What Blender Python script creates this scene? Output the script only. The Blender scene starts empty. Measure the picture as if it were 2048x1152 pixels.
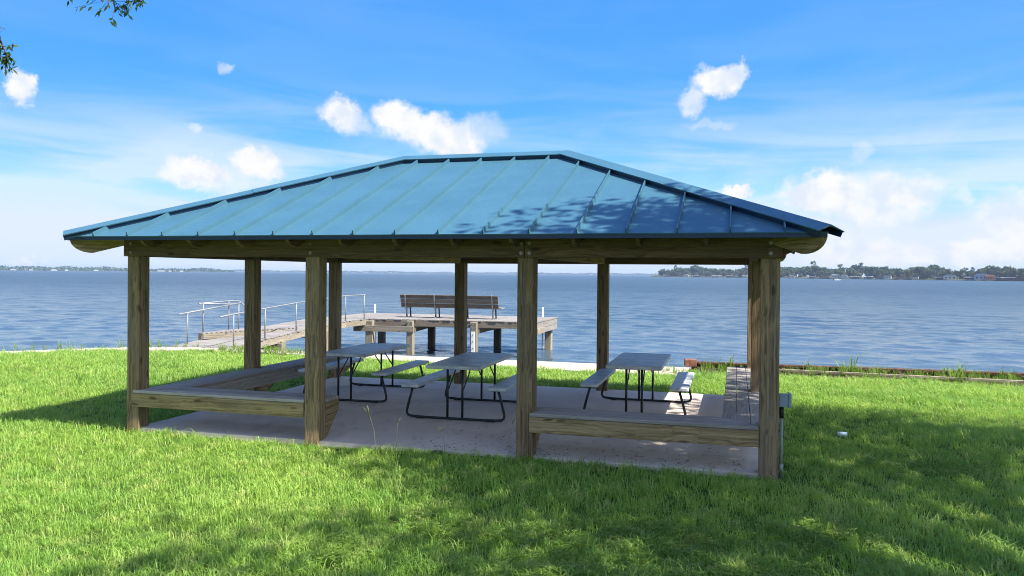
import bpy, bmesh, math, random
import numpy as np
from mathutils import Vector, Matrix

rnd = random.Random(7)
rng = np.random.default_rng(11)
S = bpy.context.scene
COL = S.collection
R = math.radians

# ------------------------------------------------------------------ camera, sky, sun, exposure
cam = bpy.data.objects.new('camera', bpy.data.cameras.new('camera'))
COL.objects.link(cam)
cam.data.sensor_width = 36.0
cam.data.lens = 1572.1 / 2048 * 36
cam.data.shift_y = -17.28 / 2048
cam.data.clip_start = 0.1
cam.data.clip_end = 30000
yaw, pitch, roll = -0.2778, -0.007, 0.0087
F = Vector((math.sin(yaw) * math.cos(pitch), math.cos(yaw) * math.cos(pitch), math.sin(pitch)))
Rt = Vector((math.cos(yaw), -math.sin(yaw), 0))
U = Rt.cross(F)
R2 = Rt * math.cos(roll) + U * math.sin(roll)
U2 = U * math.cos(roll) - Rt * math.sin(roll)
cam.matrix_world = Matrix(((R2.x, U2.x, -F.x, 7.3459), (R2.y, U2.y, -F.y, -8.1594), (R2.z, U2.z, -F.z, 1.9672), (0, 0, 0, 1)))
S.camera = cam

SUNV = Vector((1.96, -0.50, 2.44)).normalized()
SUN_EL = math.asin(SUNV.z)
SUN_AZ = math.atan2(SUNV.x, SUNV.y)
SKY_STRENGTH = 0.15
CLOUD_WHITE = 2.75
S.view_settings.view_transform = 'Standard'
S.view_settings.look = 'None'
S.view_settings.gamma = 1
S.view_settings.exposure = 1.3

sun = bpy.data.objects.new('sun', bpy.data.lights.new('sun', 'SUN'))
COL.objects.link(sun)
sun.data.energy = 4.6
sun.data.angle = R(0.53)
sun.data.color = (1.0, 0.95, 0.86)
sun.rotation_euler = SUNV.to_track_quat('Z', 'Y').to_euler()

W = bpy.data.worlds.new('World')
S.world = W
W.use_nodes = True


class NT:
    """small node-tree helper"""
    def __init__(s, t):
        s.t = t
        t.nodes.clear()

    def n(s, kind, _out=0, **kw):
        nd = s.t.nodes.new(kind)
        ins = kw.pop('ins', {})
        for k, v in kw.items():
            setattr(nd, k, v)
        for k, v in ins.items():
            s.put(nd.inputs[k], v)
        return nd

    def put(s, sock, v):
        if isinstance(v, bpy.types.NodeSocket):
            s.t.links.new(v, sock)
        elif hasattr(v, 'outputs'):
            s.t.links.new(v.outputs[0], sock)
        else:
            sock.default_value = v

    def m(s, op, a, b=0.0, c=0.0, clamp=False):
        nd = s.n('ShaderNodeMath', operation=op, use_clamp=clamp)
        s.put(nd.inputs[0], a); s.put(nd.inputs[1], b); s.put(nd.inputs[2], c)
        return nd.outputs[0]

    def v(s, op, a, b=(0, 0, 0)):
        nd = s.n('ShaderNodeVectorMath', operation=op)
        s.put(nd.inputs[0], a); s.put(nd.inputs[1], b)
        return nd.outputs['Value'] if op in ('LENGTH', 'DISTANCE', 'DOT_PRODUCT') else nd.outputs[0]

    def mix(s, f, a, b, blend='MIX'):
        nd = s.n('ShaderNodeMix', data_type='RGBA', blend_type=blend)
        s.put(nd.inputs[0], f); s.put(nd.inputs[6], a); s.put(nd.inputs[7], b)
        return nd.outputs[2]

    def ramp(s, f, lo, hi, a=0.0, b=1.0, smooth=True):
        nd = s.n('ShaderNodeMapRange', interpolation_type='SMOOTHSTEP' if smooth else 'LINEAR')
        s.put(nd.inputs[0], f)
        for i, x in zip((1, 2, 3, 4), (lo, hi, a, b)):
            s.put(nd.inputs[i], x)
        return nd.outputs[0]

    def noise(s, vec, scale, detail=4.0, rough=0.55, dist=0.0):
        nd = s.n('ShaderNodeTexNoise', ins={'Scale': scale, 'Detail': detail, 'Roughness': rough, 'Distortion': dist})
        s.put(nd.inputs['Vector'], vec)
        return nd

    def xyz(s, x, y, z):
        nd = s.n('ShaderNodeCombineXYZ')
        s.put(nd.inputs[0], x); s.put(nd.inputs[1], y); s.put(nd.inputs[2], z)
        return nd.outputs[0]


def c4(c):
    return (c[0], c[1], c[2], 1.0)


# cumulus puffs as (azimuth, elevation, half width, half height, opacity, softness), radians, azimuth from +Y
PUFFS = [(-0.8378, 0.1935, 0.0137, 0.0183, 1, 0.5), (-0.6563, 0.116, 0.0363, 0.0166, 1, 0.4), (-0.5918, 0.1294, 0.0288, 0.0194, 1, 0.35),
         (-0.6257, 0.1052, 0.0619, 0.0132, 0.55, 0.8), (-0.6888, 0.117, 0.0139, 0.0152, 0.5, 0.8), (-0.4916, 0.1941, 0.028, 0.0187, 0.95, 0.55),
         (-0.4824, 0.1814, 0.0244, 0.0137, 0.5, 0.8), (-0.424, 0.191, 0.0324, 0.0214, 1, 0.4), (-0.3801, 0.1741, 0.0416, 0.0228, 1, 0.4),
         (-0.3484, 0.1644, 0.0329, 0.0178, 1, 0.5), (-0.3169, 0.1834, 0.0318, 0.0165, 0.45, 0.8), (-0.0246, 0.2331, 0.0298, 0.0185, 1, 0.45),
         (0.0031, 0.2443, 0.0152, 0.0122, 0.8, 0.6), (-0.0555, 0.2093, 0.0145, 0.0161, 0.7, 0.7), (-0.0054, 0.1016, 0.0212, 0.008, 1, 0.35),
         (-0.033, 0.1835, 0.0299, 0.0062, 0.3, 0.8), (0.0945, 0.0992, 0.0419, 0.0261, 1, 0.4), (0.1486, 0.0889, 0.0685, 0.0278, 0.85, 0.5),
         (0.1898, 0.0959, 0.0456, 0.0182, 0.6, 0.7), (0.1374, 0.1436, 0.0117, 0.0116, 0.35, 0.8), (0.2416, 0.0922, 0.0096, 0.0121, 0.45, 0.8),
         (0.247, 0.0279, 0.0524, 0.0165, 1, 0.4), (0.1597, 0.0266, 0.0887, 0.0161, 0.85, 0.6), (0.2907, 0.0676, 0.0406, 0.0225, 0.75, 0.6),
         (0.322, 0.0352, 0.052, 0.021, 0.9, 0.5), (0.0728, 0.0494, 0.0897, 0.0179, 0.45, 0.9), (-0.8348, 0.0082, 0.0193, 0.0059, 0.9, 0.5),
         (-0.6265, 0.2375, 0.009, 0.0078, 0.5, 0.8), (-0.6648, 0.169, 0.0076, 0.0059, 0.6, 0.8), (-0.5473, 0.0085, 0.0532, 0.0086, 0.6, 0.7),
         (0.3038, 0.0936, 0.0266, 0.0106, 0.5, 0.8)]


def build_world():
    t = NT(W.node_tree)
    tc = t.n('ShaderNodeTexCoord')
    d = t.v('NORMALIZE', tc.outputs['Generated'])
    sep = t.n('ShaderNodeSeparateXYZ', ins={0: d})
    az = t.m('ARCTAN2', sep.outputs[0], sep.outputs[1])
    el = t.m('ARCSINE', sep.outputs[2])
    sky = t.n('ShaderNodeTexSky', sky_type='NISHITA', sun_disc=False, sun_elevation=SUN_EL, sun_rotation=SUN_AZ,
              air_density=1.0, dust_density=0.35, ozone_density=2.6, altitude=0.0)
    sc = t.n('ShaderNodeSeparateColor', ins={0: sky.outputs[0]})
    kb = t.m('MULTIPLY', t.m('MINIMUM', t.m('DIVIDE', sc.outputs[2], 3.6), 1.0), 2.95)
    rr_ = t.m('POWER', t.m('DIVIDE', sc.outputs[0], sc.outputs[2]), 2.55)
    gg_ = t.m('POWER', t.m('DIVIDE', sc.outputs[1], sc.outputs[2]), 2.0)
    base = t.xyz(t.m('MULTIPLY', t.m('MINIMUM', rr_, 0.6), kb), t.m('MULTIPLY', t.m('MINIMUM', gg_, 0.72), kb), kb)
    # pale glow round the unseen sun behind the camera, added to lift the shade
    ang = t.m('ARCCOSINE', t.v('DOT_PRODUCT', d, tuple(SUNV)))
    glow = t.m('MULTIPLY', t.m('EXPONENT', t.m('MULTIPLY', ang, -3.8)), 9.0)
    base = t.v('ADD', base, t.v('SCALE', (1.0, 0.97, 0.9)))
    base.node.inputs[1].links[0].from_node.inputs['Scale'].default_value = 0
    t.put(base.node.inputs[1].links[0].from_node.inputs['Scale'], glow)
    # thin high veil: stretched streaks, thicker towards the horizon, the same all round
    q = t.xyz(t.m('ADD', t.m('MULTIPLY', az, 2.2), t.m('MULTIPLY', el, 5.0)), t.m('MULTIPLY', el, 17.0), 0.3)
    n1 = t.noise(q, 1.1, 6, 0.52, 0.8)
    q2 = t.xyz(t.m('MULTIPLY', az, 3.0), t.m('SUBTRACT', t.m('MULTIPLY', el, 8.0), t.m('MULTIPLY', az, 1.5)), 2.2)
    n2 = t.noise(q2, 1.6, 5, 0.6, 0.2)
    veil = t.m('ADD', t.m('MULTIPLY', t.ramp(n1.outputs[0], 0.38, 0.64), 0.85), t.m('MULTIPLY', t.ramp(n2.outputs[0], 0.4, 0.75), 0.45))
    low = t.ramp(el, 0.05, 0.25, 1.1, 0.0)
    veil_f = t.m('MULTIPLY', veil, t.m('ADD', t.m('MULTIPLY', low, 0.95), t.ramp(el, 0.1, 0.6, 0.09, 0.04)), clamp=True)
    veil_f = t.m('ADD', t.m('MULTIPLY', veil_f, 0.85), t.ramp(el, 0.03, 0.2, 0.30, 0.0))
    veil_f = t.m('MAXIMUM', veil_f, t.ramp(el, 0.0, 0.13, 0.52, 0.0))
    veil_f = t.m('MINIMUM', veil_f, 0.68)
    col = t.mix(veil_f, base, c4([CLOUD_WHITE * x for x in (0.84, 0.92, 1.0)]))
    # cumulus
    V = t.xyz(az, el, 0.0)
    warp = t.noise(V, 32.0, 10, 0.66)
    wv = t.v('SCALE', t.v('SUBTRACT', warp.outputs['Color'], (0.5, 0.5, 0.5)))
    wv.node.inputs['Scale'].default_value = 0.046
    Vw = t.v('ADD', V, wv)
    Vw = t.v('MULTIPLY', Vw, (1, 1, 0))
    tot = None
    for a, e, rx, ry, s, soft in PUFFS:
        r = t.v('LENGTH', t.v('MULTIPLY', t.v('SUBTRACT', Vw, (a, e, 0)), (1 / rx, 1 / ry, 0)))
        k = t.ramp(r, 1.25, 0.92 - soft * 0.62, 0.0, s)
        tot = k if tot is None else t.m('SUBTRACT', t.m('ADD', tot, k), t.m('MULTIPLY', tot, k))
    # unseen cumulus round the rest of the sky, extra cover added to lift the shade
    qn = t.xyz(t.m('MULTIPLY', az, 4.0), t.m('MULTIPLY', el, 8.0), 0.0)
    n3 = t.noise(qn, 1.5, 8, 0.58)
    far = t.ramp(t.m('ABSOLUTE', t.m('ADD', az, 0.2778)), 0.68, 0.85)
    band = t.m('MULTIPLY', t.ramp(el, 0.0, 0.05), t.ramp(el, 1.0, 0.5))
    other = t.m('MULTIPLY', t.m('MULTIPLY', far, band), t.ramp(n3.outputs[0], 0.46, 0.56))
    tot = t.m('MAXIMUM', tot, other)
    shade = t.noise(t.v('ADD', V, (0, 0.006, 0)), 34.0, 5, 0.55)
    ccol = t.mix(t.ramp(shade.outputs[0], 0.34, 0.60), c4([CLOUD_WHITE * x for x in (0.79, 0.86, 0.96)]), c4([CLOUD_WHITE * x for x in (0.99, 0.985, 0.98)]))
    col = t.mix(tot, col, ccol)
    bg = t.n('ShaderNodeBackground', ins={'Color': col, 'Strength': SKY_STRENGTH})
    out = t.n('ShaderNodeOutputWorld')
    t.t.links.new(bg.outputs[0], out.inputs[0])


build_world()
S.cycles.max_bounces = 10
S.cycles.diffuse_bounces = 7
S.cycles.transparent_max_bounces = 8
S.cycles.volume_bounces = 0
S.cycles.pixel_filter_type = 'BLACKMAN_HARRIS'
S.cycles.filter_width = 1.0
S.cycles.use_adaptive_sampling = True
S.cycles.adaptive_threshold = 0.01


# ------------------------------------------------------------------ materials
def new_mat(name):
    m = bpy.data.materials.new(name)
    m.use_nodes = True
    t = NT(m.node_tree)
    out = t.n('ShaderNodeOutputMaterial')
    bs = t.n('ShaderNodeBsdfPrincipled')
    t.t.links.new(bs.outputs[0], out.inputs[0])
    return m, t, bs


def bump(t, bs, h, strength=0.3, dist=0.01):
    b = t.n('ShaderNodeBump', ins={'Strength': strength, 'Distance': dist, 'Height': h})
    t.t.links.new(b.outputs[0], bs.inputs['Normal'])


def wood(name, dark, light, grey=(0.3, 0.28, 0.25), grey_amt=0.3, rough=0.8, knots=0.7):
    """grain runs along the object's own X axis"""
    m, t, bs = new_mat(name)
    tc = t.n('ShaderNodeTexCoord')
    oi = t.n('ShaderNodeObjectInfo')
    off = t.v('SCALE', (13.1, 7.7, 9.3)); off.node.inputs['Scale'].default_value = 1
    t.put(off.node.inputs['Scale'], t.m('MULTIPLY', oi.outputs['Random'], 9.0))
    P = t.v('ADD', tc.outputs['Object'], off)
    w = t.noise(P, 1.6, 3, 0.5)
    Pw = t.v('ADD', P, t.xyz(0.0, t.m('MULTIPLY', t.m('SUBTRACT', w.outputs[0], 0.5), 0.12), t.m('MULTIPLY', t.m('SUBTRACT', w.outputs[0], 0.5), 0.12)))
    fine = t.noise(t.v('MULTIPLY', Pw, (1.2, 75, 75)), 1.0, 6, 0.6)
    ring = t.noise(t.v('MULTIPLY', Pw, (0.7, 24, 24)), 1.0, 3, 0.6, 1.2)
    big = t.noise(t.v('MULTIPLY', P, (0.9, 3.5, 3.5)), 1.0, 4, 0.6)
    f = t.m('ADD', t.m('MULTIPLY', t.ramp(fine.outputs[0], 0.34, 0.68), 0.45), t.m('MULTIPLY', t.ramp(ring.outputs[0], 0.35, 0.64), 0.55))
    col = t.mix(f, c4(dark), c4(light))
    col = t.mix(t.m('MULTIPLY', t.ramp(big.outputs[0], 0.42, 0.68), grey_amt), col, c4(grey))
    vo = t.n('ShaderNodeTexVoronoi', ins={'Scale': 1.0, 'Randomness': 1.0})
    t.put(vo.inputs['Vector'], t.v('MULTIPLY', Pw, (2.2, 7.0, 7.0)))
    k = t.m('MULTIPLY', t.ramp(vo.outputs['Distance'], 0.07, 0.17, 1.0, 0.0), knots)
    col = t.mix(k, col, c4([x * 0.28 for x in dark]))
    val = t.m('ADD', 0.84, t.m('MULTIPLY', oi.outputs['Random'], 0.32))
    col = t.mix(1.0, col, t.xyz(val, val, val), 'MULTIPLY')
    t.put(bs.inputs['Base Color'], col)
    bs.inputs['Roughness'].default_value = rough
    bs.inputs['Specular IOR Level'].default_value = 0.25
    bump(t, bs, f, 0.35, 0.004)
    return m


def plain(name, col, rough=0.6, metal=0.0, var=0.12, scale=6.0, spec=0.4, bumps=0.0, coat=0.0):
    m, t, bs = new_mat(name)
    tc = t.n('ShaderNodeTexCoord')
    n = t.noise(tc.outputs['Object'], scale, 5, 0.6)
    lo = [x * (1 - var * 1.6) for x in col]
    hi = [min(1, x * (1 + var)) for x in col]
    t.put(bs.inputs['Base Color'], t.mix(t.ramp(n.outputs[0], 0.3, 0.7), c4(lo), c4(hi)))
    bs.inputs['Roughness'].default_value = rough
    bs.inputs['Metallic'].default_value = metal
    bs.inputs['Specular IOR Level'].default_value = spec
    bs.inputs['Coat Weight'].default_value = coat
    if bumps:
        n2 = t.noise(tc.outputs['Object'], scale * 8, 4, 0.6)
        bump(t, bs, n2.outputs[0], bumps, 0.01)
    return m


M = {}
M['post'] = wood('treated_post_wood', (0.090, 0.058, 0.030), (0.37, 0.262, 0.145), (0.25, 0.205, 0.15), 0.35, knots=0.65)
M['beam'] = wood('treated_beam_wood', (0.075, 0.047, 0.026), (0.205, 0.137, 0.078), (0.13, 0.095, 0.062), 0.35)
M['rail'] = wood('treated_rail_wood', (0.14, 0.092, 0.040), (0.47, 0.345, 0.170), (0.32, 0.26, 0.17), 0.3, knots=0.65)
M['deck'] = wood('pale_roof_deck_wood', (0.34, 0.25, 0.15), (0.56, 0.43, 0.28), (0.45, 0.36, 0.25), 0.3)
M['plank'] = wood('weathered_bench_wood', (0.24, 0.215, 0.185), (0.46, 0.42, 0.375), (0.36, 0.34, 0.32), 0.5, knots=0.35)
M['pier'] = wood('weathered_pier_wood', (0.135, 0.122, 0.110), (0.31, 0.285, 0.26), (0.25, 0.235, 0.22), 0.5, knots=0.4)
M['pile'] = wood('pier_pile_wood', (0.155, 0.13, 0.095), (0.34, 0.295, 0.225), (0.26, 0.24, 0.20), 0.4)
M['bench_dark'] = wood('dark_bench_wood', (0.085, 0.068, 0.05), (0.19, 0.155, 0.12), (0.2, 0.18, 0.16), 0.3)
M['galv'] = plain('galvanised_steel', (0.25, 0.265, 0.28), 0.6, 0.3, 0.1)
M['bolt'] = plain('bolt_steel', (0.30, 0.29, 0.26), 0.45, 0.8)
M['tube'] = plain('dark_green_tube', (0.012, 0.020, 0.022), 0.42, 0.0, 0.25)
M['table'] = plain('grey_table_plastic', (0.52, 0.55, 0.57), 0.45, 0.0, 0.16, 4.0, 0.5, 0.12)
M['white'] = plain('white_plastic', (0.78, 0.79, 0.80), 0.45, 0.0, 0.05)
M['greybox'] = plain('grey_box_plastic', (0.22, 0.28, 0.31), 0.5, 0.0, 0.1)
M['black'] = plain('black_plastic', (0.015, 0.016, 0.018), 0.5)
M['pvc'] = plain('pale_blue_pvc', (0.62, 0.76, 0.78), 0.4, 0.0, 0.05)
M['drip'] = plain('dark_blue_trim', (0.006, 0.03, 0.075), 0.4, 0.0, 0.1)
M['rust'] = plain('rusty_steel', (0.10, 0.052, 0.036), 0.85, 0.0, 0.45, 9.0, 0.2, 0.4)
M['line'] = plain('pale_steel_waler', (0.42, 0.33, 0.25), 0.7, 0.0, 0.25)
M['soil'] = plain('dark_soil', (0.055, 0.040, 0.026), 0.95, 0, 0.4, 8.0, 0.1, 0.5)
M['branch'] = plain('tree_bark', (0.10, 0.075, 0.055), 0.9, 0, 0.35, 7.0, 0.1, 0.6)


def roof_mat():
    m, t, bs = new_mat('teal_blue_roof_paint')
    tc = t.n('ShaderNodeTexCoord')
    n = t.noise(tc.outputs['Object'], 1.4, 6, 0.65)
    n2 = t.noise(t.v('MULTIPLY', tc.outputs['Object'], (3, 3, 3)), 5.0, 5, 0.6)
    col = t.mix(t.ramp(n.outputs[0], 0.3, 0.7), c4((0.042, 0.118, 0.170)), c4((0.050, 0.136, 0.192)))
    spots = t.ramp(n2.outputs[0], 0.70, 0.78)
    col = t.mix(t.m('MULTIPLY', spots, 0.35), col, c4((0.30, 0.38, 0.40)))
    t.put(bs.inputs['Base Color'], col)
    t.put(bs.inputs['Roughness'], t.ramp(n2.outputs[0], 0.3, 0.7, 0.36, 0.5))
    bs.inputs['Specular IOR Level'].default_value = 0.42
    bump(t, bs, n.outputs[0], 0.12, 0.02)
    return m


M['roof'] = roof_mat()


def concrete_mat(name, lo, hi, stain=0.4):
    m, t, bs = new_mat(name)
    tc = t.n('ShaderNodeTexCoord')
    P = tc.outputs['Object']
    n = t.noise(P, 0.9, 6, 0.62, 0.4)
    n2 = t.noise(P, 34.0, 4, 0.6)
    n3 = t.noise(t.v('MULTIPLY', P, (1.6, 0.7, 1)), 1.3, 5, 0.65, 1.0)
    col = t.mix(t.ramp(n.outputs[0], 0.32, 0.68), c4(lo), c4(hi))
    col = t.mix(t.m('MULTIPLY', t.ramp(n3.outputs[0], 0.50, 0.70), stain), col, c4((0.17, 0.135, 0.11)))
    col = t.mix(t.m('MULTIPLY', t.ramp(n2.outputs[0], 0.55, 0.75), 0.25), col, c4([x * 0.6 for x in lo]))
    t.put(bs.inputs['Base Color'], col)
    bs.inputs['Roughness'].default_value = 0.88
    bs.inputs['Specular IOR Level'].default_value = 0.25
    bump(t, bs, n2.outputs[0], 0.25, 0.004)
    return m


M['slab'] = concrete_mat('slab_concrete', (0.63, 0.525, 0.435), (0.74, 0.63, 0.53), 0.26)
M['walk'] = concrete_mat('walk_concrete', (0.40, 0.33, 0.27), (0.50, 0.43, 0.365), 0.3)


def foliage_mat(name, a, b, c, trans=0.4, scale=0.35, rand_amt=0.5):
    m = bpy.data.materials.new(name)
    m.use_nodes = True
    t = NT(m.node_tree)
    out = t.n('ShaderNodeOutputMaterial')
    g = t.n('ShaderNodeNewGeometry')
    oi = t.n('ShaderNodeObjectInfo')
    n = t.noise(g.outputs['Position'], scale, 4, 0.6)
    n2 = t.noise(g.outputs['Position'], scale * 9, 3, 0.6)
    f = t.m('ADD', t.m('MULTIPLY', t.ramp(n.outputs[0], 0.32, 0.68), 0.55), t.m('MULTIPLY', t.m('SUBTRACT', oi.outputs['Random'], 0.3), rand_amt), clamp=True)
    col = t.mix(f, c4(a), c4(b))
    col = t.mix(t.m('MULTIPLY', t.ramp(n2.outputs[0], 0.48, 0.70), 0.7), col, c4(c))
    df = t.n('ShaderNodeBsdfDiffuse', ins={'Color': col})
    tr = t.n('ShaderNodeBsdfTranslucent', ins={'Color': t.mix(0.25, col, c4((b[0] * 1.6, b[1] * 1.5, b[2])))})
    gl = t.n('ShaderNodeBsdfGlossy', ins={'Color': c4((0.9, 0.95, 0.9)), 'Roughness': 0.5})
    mx = t.n('ShaderNodeMixShader', ins={0: trans, 1: df.outputs[0], 2: tr.outputs[0]})
    mx2 = t.n('ShaderNodeMixShader', ins={0: 0.03, 1: mx.outputs[0], 2: gl.outputs[0]})
    t.t.links.new(mx2.outputs[0], out.inputs[0])
    return m


M['grass'] = foliage_mat('lawn_blades', (0.20, 0.38, 0.065), (0.35, 0.51, 0.085), (0.51, 0.57, 0.17), 0.42, 0.4)
M['weed'] = foliage_mat('weed_blades', (0.12, 0.22, 0.025), (0.22, 0.33, 0.04), (0.28, 0.32, 0.09), 0.45, 0.5)
M['straw'] = foliage_mat('dry_stalk', (0.34, 0.34, 0.14), (0.45, 0.42, 0.2), (0.4, 0.36, 0.16), 0.3, 0.5)
M['leaf'] = foliage_mat('oak_leaves', (0.035, 0.075, 0.015), (0.075, 0.13, 0.02), (0.10, 0.15, 0.03), 0.45, 0.8)
M['far_a'] = foliage_mat('far_leaves_dark', (0.030, 0.072, 0.020), (0.056, 0.115, 0.03), (0.035, 0.07, 0.024), 0.2, 0.12, 0.7)
M['far_b'] = foliage_mat('far_leaves_olive', (0.06, 0.078, 0.028), (0.095, 0.11, 0.04), (0.07, 0.08, 0.035), 0.2, 0.12, 0.7)
M['far_c'] = foliage_mat('far_leaves_brown', (0.095, 0.088, 0.045), (0.125, 0.11, 0.055), (0.09, 0.08, 0.04), 0.2, 0.12, 0.5)


def lawn_mat():
    m, t, bs = new_mat('lawn_turf')
    g = t.n('ShaderNodeNewGeometry')
    n = t.noise(g.outputs['Position'], 0.4, 4, 0.6)
    n2 = t.noise(g.outputs['Position'], 14.0, 5, 0.7)
    col = t.mix(t.ramp(n.outputs[0], 0.32, 0.68), c4((0.045, 0.095, 0.014)), c4((0.075, 0.135, 0.02)))
    col = t.mix(t.ramp(n2.outputs[0], 0.45, 0.7), col, c4((0.05, 0.06, 0.022)))
    t.put(bs.inputs['Base Color'], col)
    bs.inputs['Roughness'].default_value = 0.95
    bs.inputs['Specular IOR Level'].default_value = 0.05
    bump(t, bs, n2.outputs[0], 0.6, 0.03)
    return m


M['lawn'] = lawn_mat()


def water_mat():
    m, t, bs = new_mat('lake_water')
    g = t.n('ShaderNodeNewGeometry')
    P = g.outputs['Position']
    rot = t.n('ShaderNodeVectorRotate', rotation_type='Z_AXIS', ins={'Angle': R(-9)})
    t.put(rot.inputs['Vector'], P)
    a = t.noise(t.v('MULTIPLY', rot.outputs[0], (0.42, 1.35, 1)), 1.0, 6, 0.6, 0.5)
    b = t.noise(t.v('MULTIPLY', rot.outputs[0], (0.05, 0.16, 1)), 1.0, 3, 0.5, 0.3)
    c = t.noise(t.v('MULTIPLY', P, (1.8, 4.2, 1)), 1.0, 4, 0.6, 0.3)
    h = t.m('ADD', t.m('ADD', t.m('MULTIPLY', a.outputs[0], 0.30), t.m('MULTIPLY', b.outputs[0], 0.55)), t.m('MULTIPLY', c.outputs[0], 0.085))
    patch = t.noise(t.v('MULTIPLY', P, (0.008, 0.03, 1)), 1.0, 4, 0.6)
    sp = t.n('ShaderNodeSeparateXYZ', ins={0: P})
    off = t.ramp(t.m('LOGARITHM', t.m('MAXIMUM', sp.outputs[1], 1.0), 10.0), 1.35, 2.35)     # 22 m .. 220 m from the pavilion front
    near_c = t.mix(t.ramp(patch.outputs[0], 0.35, 0.7), c4((0.045, 0.070, 0.092)), c4((0.060, 0.088, 0.112)))
    far_c = t.mix(t.ramp(patch.outputs[0], 0.35, 0.7), c4((0.030, 0.054, 0.078)), c4((0.042, 0.068, 0.092)))
    t.put(bs.inputs['Base Color'], t.mix(off, near_c, far_c))
    t.put(bs.inputs['Roughness'], t.m('ADD', 0.10, t.m('MULTIPLY', off, 0.20)))
    t.put(bs.inputs['Specular IOR Level'], t.m('SUBTRACT', 0.42, t.m('MULTIPLY', off, 0.29)))
    bs.inputs['IOR'].default_value = 1.33
    bump(t, bs, h, 1.0, t.m('ADD', 0.25, t.m('MULTIPLY', off, 0.9)))
    return m


M['water'] = water_mat()


# ------------------------------------------------------------------ mesh helpers
def link(name, mesh, mat=None, parent=None, mw=None):
    o = bpy.data.objects.new(name, mesh)
    COL.objects.link(o)
    if mat is not None and mesh is not None and len(mesh.materials) == 0:
        mesh.materials.append(mat)
    mw = mw if mw is not None else Matrix.Identity(4)
    o['_w'] = 1
    put_world(o, mw, parent)
    return o


WORLD = {}


def put_world(o, mw, parent=None):
    WORLD[o.name] = mw.copy()
    if parent is not None:
        o.parent = parent
        o.matrix_local = WORLD[parent.name].inverted() @ mw
    else:
        o.matrix_local = mw
    if '_w' in o:
        del o['_w']


def thing(name, label, cat, loc=(0, 0, 0), rz=0.0, group=None):
    mw = Matrix.Translation(loc) @ Matrix.Rotation(rz, 4, 'Z')
    o = link(name, None, None, None, mw)
    return tag(o, label, cat, group)


def tag(o, label, cat, group=None):
    o['label'] = label
    o['category'] = cat
    if group:
        o['group'] = group
    return o


def part(name, parent, mw=None):
    return link(name, None, None, parent, mw if mw is not None else WORLD[parent.name])


def box_mesh(lx, ly, lz, bev=0.0, seg=1):
    bm = bmesh.new()
    bmesh.ops.create_cube(bm, size=1.0)
    for v in bm.verts:
        v.co = Vector((v.co.x * lx, v.co.y * ly, v.co.z * lz))
    if bev:
        bmesh.ops.bevel(bm, geom=bm.edges[:], offset=bev, segments=seg, affect='EDGES', profile=0.7)
    me = bpy.data.meshes.new('box')
    bm.to_mesh(me); bm.free()
    return me


def frame_mw(p0, p1, up=(0, 0, 1)):
    p0, p1 = Vector(p0), Vector(p1)
    x = (p1 - p0).normalized()
    up = Vector(up)
    y = up.cross(x)
    if y.length < 1e-5:
        y = Vector((0, 1, 0)).cross(x)
    y.normalize()
    z = x.cross(y)
    c = (p0 + p1) / 2
    return Matrix(((x.x, y.x, z.x, c.x), (x.y, y.y, z.y, c.y), (x.z, y.z, z.z, c.z), (0, 0, 0, 1)))


def board(name, p0, p1, w, h, mat, parent, up=(0, 0, 1), bev=0.004):
    """timber from p0 to p1 (centre line), w across, h along up; grain along its own X"""
    L = (Vector(p1) - Vector(p0)).length
    return link(name, box_mesh(L, w, h, min(bev, w * .2, h * .2)), mat, parent, frame_mw(p0, p1, up))


def prism_mesh(pts, depth):
    """closed polygon in local XZ pushed along local Y by depth (centred)"""
    bm = bmesh.new()
    a = [bm.verts.new((x, -depth / 2, z)) for x, z in pts]
    b = [bm.verts.new((x, depth / 2, z)) for x, z in pts]
    n = len(pts)
    bm.faces.new(a); bm.faces.new(b[::-1])
    for i in range(n):
        bm.faces.new((a[i], b[i], b[(i + 1) % n], a[(i + 1) % n]))
    bmesh.ops.recalc_face_normals(bm, faces=bm.faces[:])
    me = bpy.data.meshes.new('prism')
    bm.to_mesh(me); bm.free()
    return me


def raw_mesh(name, verts, faces, smooth=False):
    me = bpy.data.meshes.new(name)
    me.from_pydata([tuple(v) for v in verts], [], faces)
    bm = bmesh.new(); bm.from_mesh(me)
    bmesh.ops.recalc_face_normals(bm, faces=bm.faces[:])
    bm.to_mesh(me); bm.free()
    if smooth:
        me.polygons.foreach_set('use_smooth', [True] * len(me.polygons))
    return me


def tube_mesh(paths, r, sides=8, caps=True):
    """round tubes along polylines (list of point lists); r a number or one radius per point"""
    V, Fc = [], []
    for path in paths:
        P = [Vector(p) for p in path]
        n0 = None
        base = len(V)
        for i, p in enumerate(P):
            tdir = (P[min(i + 1, len(P) - 1)] - P[max(i - 1, 0)]).normalized()
            if n0 is None:
                n0 = tdir.orthogonal().normalized()
            else:
                n0 = (n0 - tdir * n0.dot(tdir)).normalized()
            b = tdir.cross(n0)
            rr = r[i] if isinstance(r, (list, tuple)) else r
            for k in range(sides):
                a = 2 * math.pi * k / sides
                V.append(p + n0 * (rr * math.cos(a)) + b * (rr * math.sin(a)))
        for i in range(len(P) - 1):
            for k in range(sides):
                k2 = (k + 1) % sides
                Fc.append((base + i * sides + k, base + i * sides + k2, base + (i + 1) * sides + k2, base + (i + 1) * sides + k))
        if caps:
            Fc.append(tuple(base + k for k in range(sides)))
            Fc.append(tuple(base + (len(P) - 1) * sides + k for k in range(sides)))
    me = raw_mesh('tube', V, Fc)
    me.polygons.foreach_set('use_smooth', [len(p.vertices) == 4 for p in me.polygons])
    return me


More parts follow.
